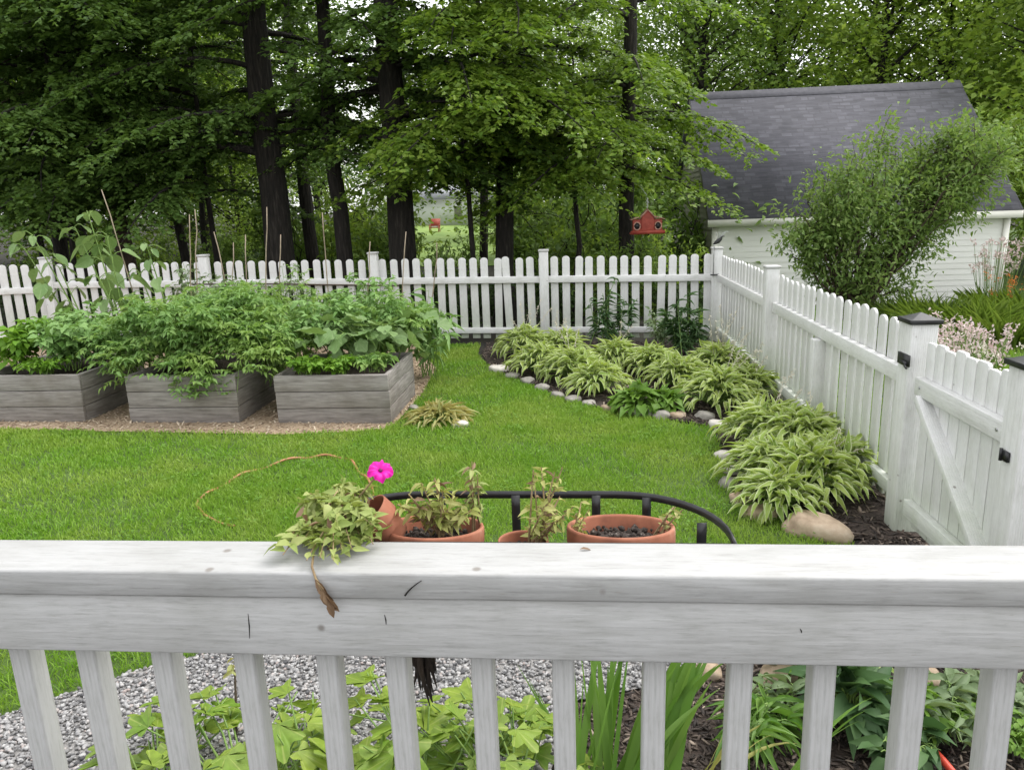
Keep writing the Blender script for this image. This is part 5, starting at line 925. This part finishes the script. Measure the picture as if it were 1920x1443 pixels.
for px, Y, r0, lab, kw in near:
    g_ = np.random.default_rng(px); ex = list(kw.pop('extra', ()))
    for _ in range(10 if px > 800 else 15):
        a_ = {520: g_.choice([g_.uniform(150, 235), g_.uniform(-35, 35)]), 648: g_.uniform(-60, 30), 765: g_.choice([g_.uniform(150, 215), g_.uniform(-55, 35)]), 345: g_.uniform(-170, -75), 412: g_.uniform(-170, -80), 875: g_.uniform(-120, -10), 1180: g_.uniform(-170, -95), 1070: g_.uniform(-170, -85)}.get(px, g_.uniform(-170, -10))
        ex.append((g_.uniform(2.7 if px > 500 else 2.3, 6.6), R(a_), g_.uniform(1.9, 3.3)))
    q = aty(px, 470, Y); kw = dict(leaf=.088, r0=r0, extra=ex, **kw); ps = layered_tree(**kw); plant_tree('forest_tree', lab+'', ps, q[0], Y)
# shared meshes for the rows behind
lib = [layered_tree(15, .14, 3.0, 30, 3.0, .095, 21, step=.2), layered_tree(14, .11, 2.6, 28, 2.7, .095, 22, step=.2), layered_tree(13, .09, 3.4, 28, 2.5, .095, 23, step=.2, leafm='hemlock2'), layered_tree(16, .16, 3.8, 30, 3.2, .095, 24, step=.2)]
mids = [(-14.5, 16.5, 0), (-12.6, 18.5, 1), (-11.2, 15.6, 3), (-9.4, 18.5, 2), (-7.2, 20.5, 1), (-6.1, 17.0, 3), (-16.5, 20, 2), (-2.4, 18.8, 1), (-18, 17.5, 3)]
for k, (x, y, v) in enumerate(mids):
    plant_tree('forest_tree', 'dark green tree of the second row standing in shade behind the near trunks', lib[v], x, y, k*1.3, (.9, 1.05, 1.0)[k % 3], 'shaded trees behind the near trunks')
dl = [round_tree(13, .16, 1.6, 3.4, 90, 210, .17, 31), round_tree(15, .18, 2.2, 3.8, 100, 200, .18, 32, leafm='lime'), round_tree(11, .12, .8, 3.0, 80, 260, .16, 33, leafm='lime'), round_tree(16, .2, 3.0, 4.0, 100, 190, .18, 34)]
far = [(-31, 26, 0), (-27, 30, 1), (-23.5, 25, 2), (-20, 29, 0), (-17.5, 25.5, 2), (-15.5, 31, 1), (-25, 36, 3), (-19.5, 37, 2), (-33, 38, 1), (-12.8, 28, 2), (-13.8, 40, 3), (-2.0, 30, 2), (2.0, 32, 2), (-3.8, 42, 3)]
for k, (x, y, v) in enumerate(far): plant_tree('woodland_tree', 'sunlit leafy tree seen between the trunks deep in the wood', dl[v], x, y, k*2.1, (.85, 1., 1.1)[k % 3], 'leafy trees deep in the wood')
rgt = [(4.0, 25.5, 0), (6.8, 28, 1), (9.5, 25.5, 2), (12.2, 27.5, 1), (14.8, 24.5, 0), (17.5, 28, 3), (8.3, 33, 3), (4.6, 34, 1), (12.5, 35, 0), (17, 36, 1), (21.5, 31, 2), (12.6, 20.5, 2), (15.6, 19.0, 0), (26, 34, 3), (19.5, 22.5, 1)]
for k, (x, y, v) in enumerate(rgt): plant_tree('woodland_tree', 'leafy green tree in the row behind and beside the shed', dl[v], x, y, k*1.7+.4, (.9, 1., 1.1)[k % 3], 'leafy trees around the shed')
for k in range(30):
    x = -62+k*4.2+rng.uniform(-1, 1); 
    y = 74+rng.uniform(-5, 9)
    plant_tree('distant_tree', 'distant leafy tree in the tree line beyond the far lawn', dl[k % 4], x, y, k*1.1, rng.uniform(.8, 1.15), 'distant tree line beyond the lawn')
# undergrowth along the back of the fence
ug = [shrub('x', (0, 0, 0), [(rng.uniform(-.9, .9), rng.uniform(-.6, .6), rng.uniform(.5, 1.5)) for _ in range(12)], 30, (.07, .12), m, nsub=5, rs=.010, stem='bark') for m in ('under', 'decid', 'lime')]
spots = [(-12.5, 13.5, 0), (-11, 12.4, 0), (-9.2, 12.6, 0), (-8.6, 16.4, 1), (-7.6, 12.2, 0), (-6.6, 15.6, 1), (-6.2, 12.0, 0), (-4.7, 12.3, 0), (-4.4, 16.2, 1), (-3.3, 12.0, 0), (-2.0, 12.2, 0), (-.4, 12.4, 0), (.2, 14.6, 2), (-.5, 15.8, 1), (1.0, 14.6, 2), (1.8, 15.2, 2), (1.6, 12.2, 0), (-10.5, 19, 2), (-7.4, 22, 2), (-13, 17.2, 1), (.6, 12.6, 1), (-14, 15.2, 0), (-11.8, 15, 0), (-10, 14.4, 0), (-8.4, 14.6, 0), (-15.5, 18.5, 0), (-12.3, 20.5, 1), (-9.4, 17.6, 0), (-6.9, 18.2, 1), (-14.5, 22, 1), (-17, 22, 0), (-11, 24, 1), (-16, 26, 1), (-19, 25, 0), (-8, 12.9, 0), (-5.6, 13.4, 0), (-2.9, 14.8, 1), (-13.6, 12.6, 0), (-21, 24, 1), (-10.2, 22.3, 0), (-13, 28, 1)]+[(float(aty(px_, 470, Y_)[0]), Y_, v_) for px_, Y_, v_ in ((585, 17.5, 1), (610, 19.5, 2), (690, 18.5, 1), (720, 21, 2), (700, 15.5, 0), (655, 22.5, 1), (990, 17, 1), (1030, 19, 2), (1070, 16, 1), (1110, 18, 2), (1150, 20, 1), (1010, 22, 2), (1240, 17, 1), (840, 12.3, 0), (890, 14, 0))]
fix = {0: 'dark undergrowth bush in the shade behind the back fence', 1: 'mid-green undergrowth bush among the trunks', 2: 'light green sunlit undergrowth bush behind the fence'}
gfix = {0: 'dark undergrowth bushes behind the back fence', 1: 'mid-green undergrowth bushes', 2: 'sunlit undergrowth bushes'}
used = set()
for k, (x, y, v) in enumerate(spots):
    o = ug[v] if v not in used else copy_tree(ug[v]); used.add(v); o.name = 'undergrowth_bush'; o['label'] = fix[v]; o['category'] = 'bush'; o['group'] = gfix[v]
    o.location = (x, y, float(gz(x, y))-.05); o.rotation_euler.z = k*1.9; s_ = rng.uniform(.8, 1.15)*(.8 if v == 0 else 1)*(1.75 if k >= len(spots)-15 and v else 1); o.scale = (s_, s_, s_*(.75 if v == 0 else 1))

# ================================================================= LIGHT, SKY, CAMERA
SUN_EL, SUN_AZ = R(56), R(62)          # azimuth from +Y towards +X
W = bpy.data.worlds.new('World'); S.world = W; W.use_nodes = True; nt = W.node_tree; nt.nodes.clear()
sky = nt.nodes.new('ShaderNodeTexSky'); sky.sky_type = 'NISHITA'; sky.sun_disc = False; sky.sun_elevation = SUN_EL; sky.sun_rotation = SUN_AZ; sky.air_density = 1.2; sky.dust_density = 4.0; sky.ozone_density = .6
hs_ = nt.nodes.new('ShaderNodeHueSaturation'); hs_.inputs['Saturation'].default_value = .22
bg = nt.nodes.new('ShaderNodeBackground'); bg.inputs[1].default_value = .15; wo = nt.nodes.new('ShaderNodeOutputWorld')
lk(nt, sky.outputs[0], hs_.inputs['Color']); lk(nt, hs_.outputs[0], bg.inputs[0])
veil = nt.nodes.new('ShaderNodeBackground'); veil.inputs[0].default_value = (.985, .99, 1, 1); veil.inputs[1].default_value = .66     # even cloud veil over the clear-sky gradient
wm = nt.nodes.new('ShaderNodeMixShader'); wm.inputs[0].default_value = .68; lk(nt, bg.outputs[0], wm.inputs[1]); lk(nt, veil.outputs[0], wm.inputs[2]); lk(nt, wm.outputs[0], wo.inputs[0])
sl_ = bpy.data.lights.new('sun', 'SUN'); sl_.energy = .6; sl_.angle = R(40); sl_.color = (1, .965, .91); so = bpy.data.objects.new('sun', sl_); COL.objects.link(so)
import mathutils
sv = mathutils.Vector((math.sin(SUN_AZ)*math.cos(SUN_EL), math.cos(SUN_AZ)*math.cos(SUN_EL), math.sin(SUN_EL))); so.rotation_euler = sv.to_track_quat('Z', 'Y').to_euler(); so.location = (6, 4, 12)
cam = bpy.data.cameras.new('camera'); co = bpy.data.objects.new('camera', cam); COL.objects.link(co); cam.sensor_width = 36; cam.lens = 36*F/1920; cam.clip_start = .02; cam.clip_end = 2000
mw = mathutils.Matrix([[RGT[0], UPV[0], -FWD[0], 0], [RGT[1], UPV[1], -FWD[1], 0], [RGT[2], UPV[2], -FWD[2], EYE], [0, 0, 0, 1]]); co.matrix_world = mw; S.camera = co
S.view_settings.view_transform = 'Standard'; S.view_settings.look = 'None'; S.view_settings.gamma = 1; S.view_settings.exposure = 1.62
S.cycles.max_bounces = 8; S.cycles.transmission_bounces = 6; S.cycles.diffuse_bounces = 5
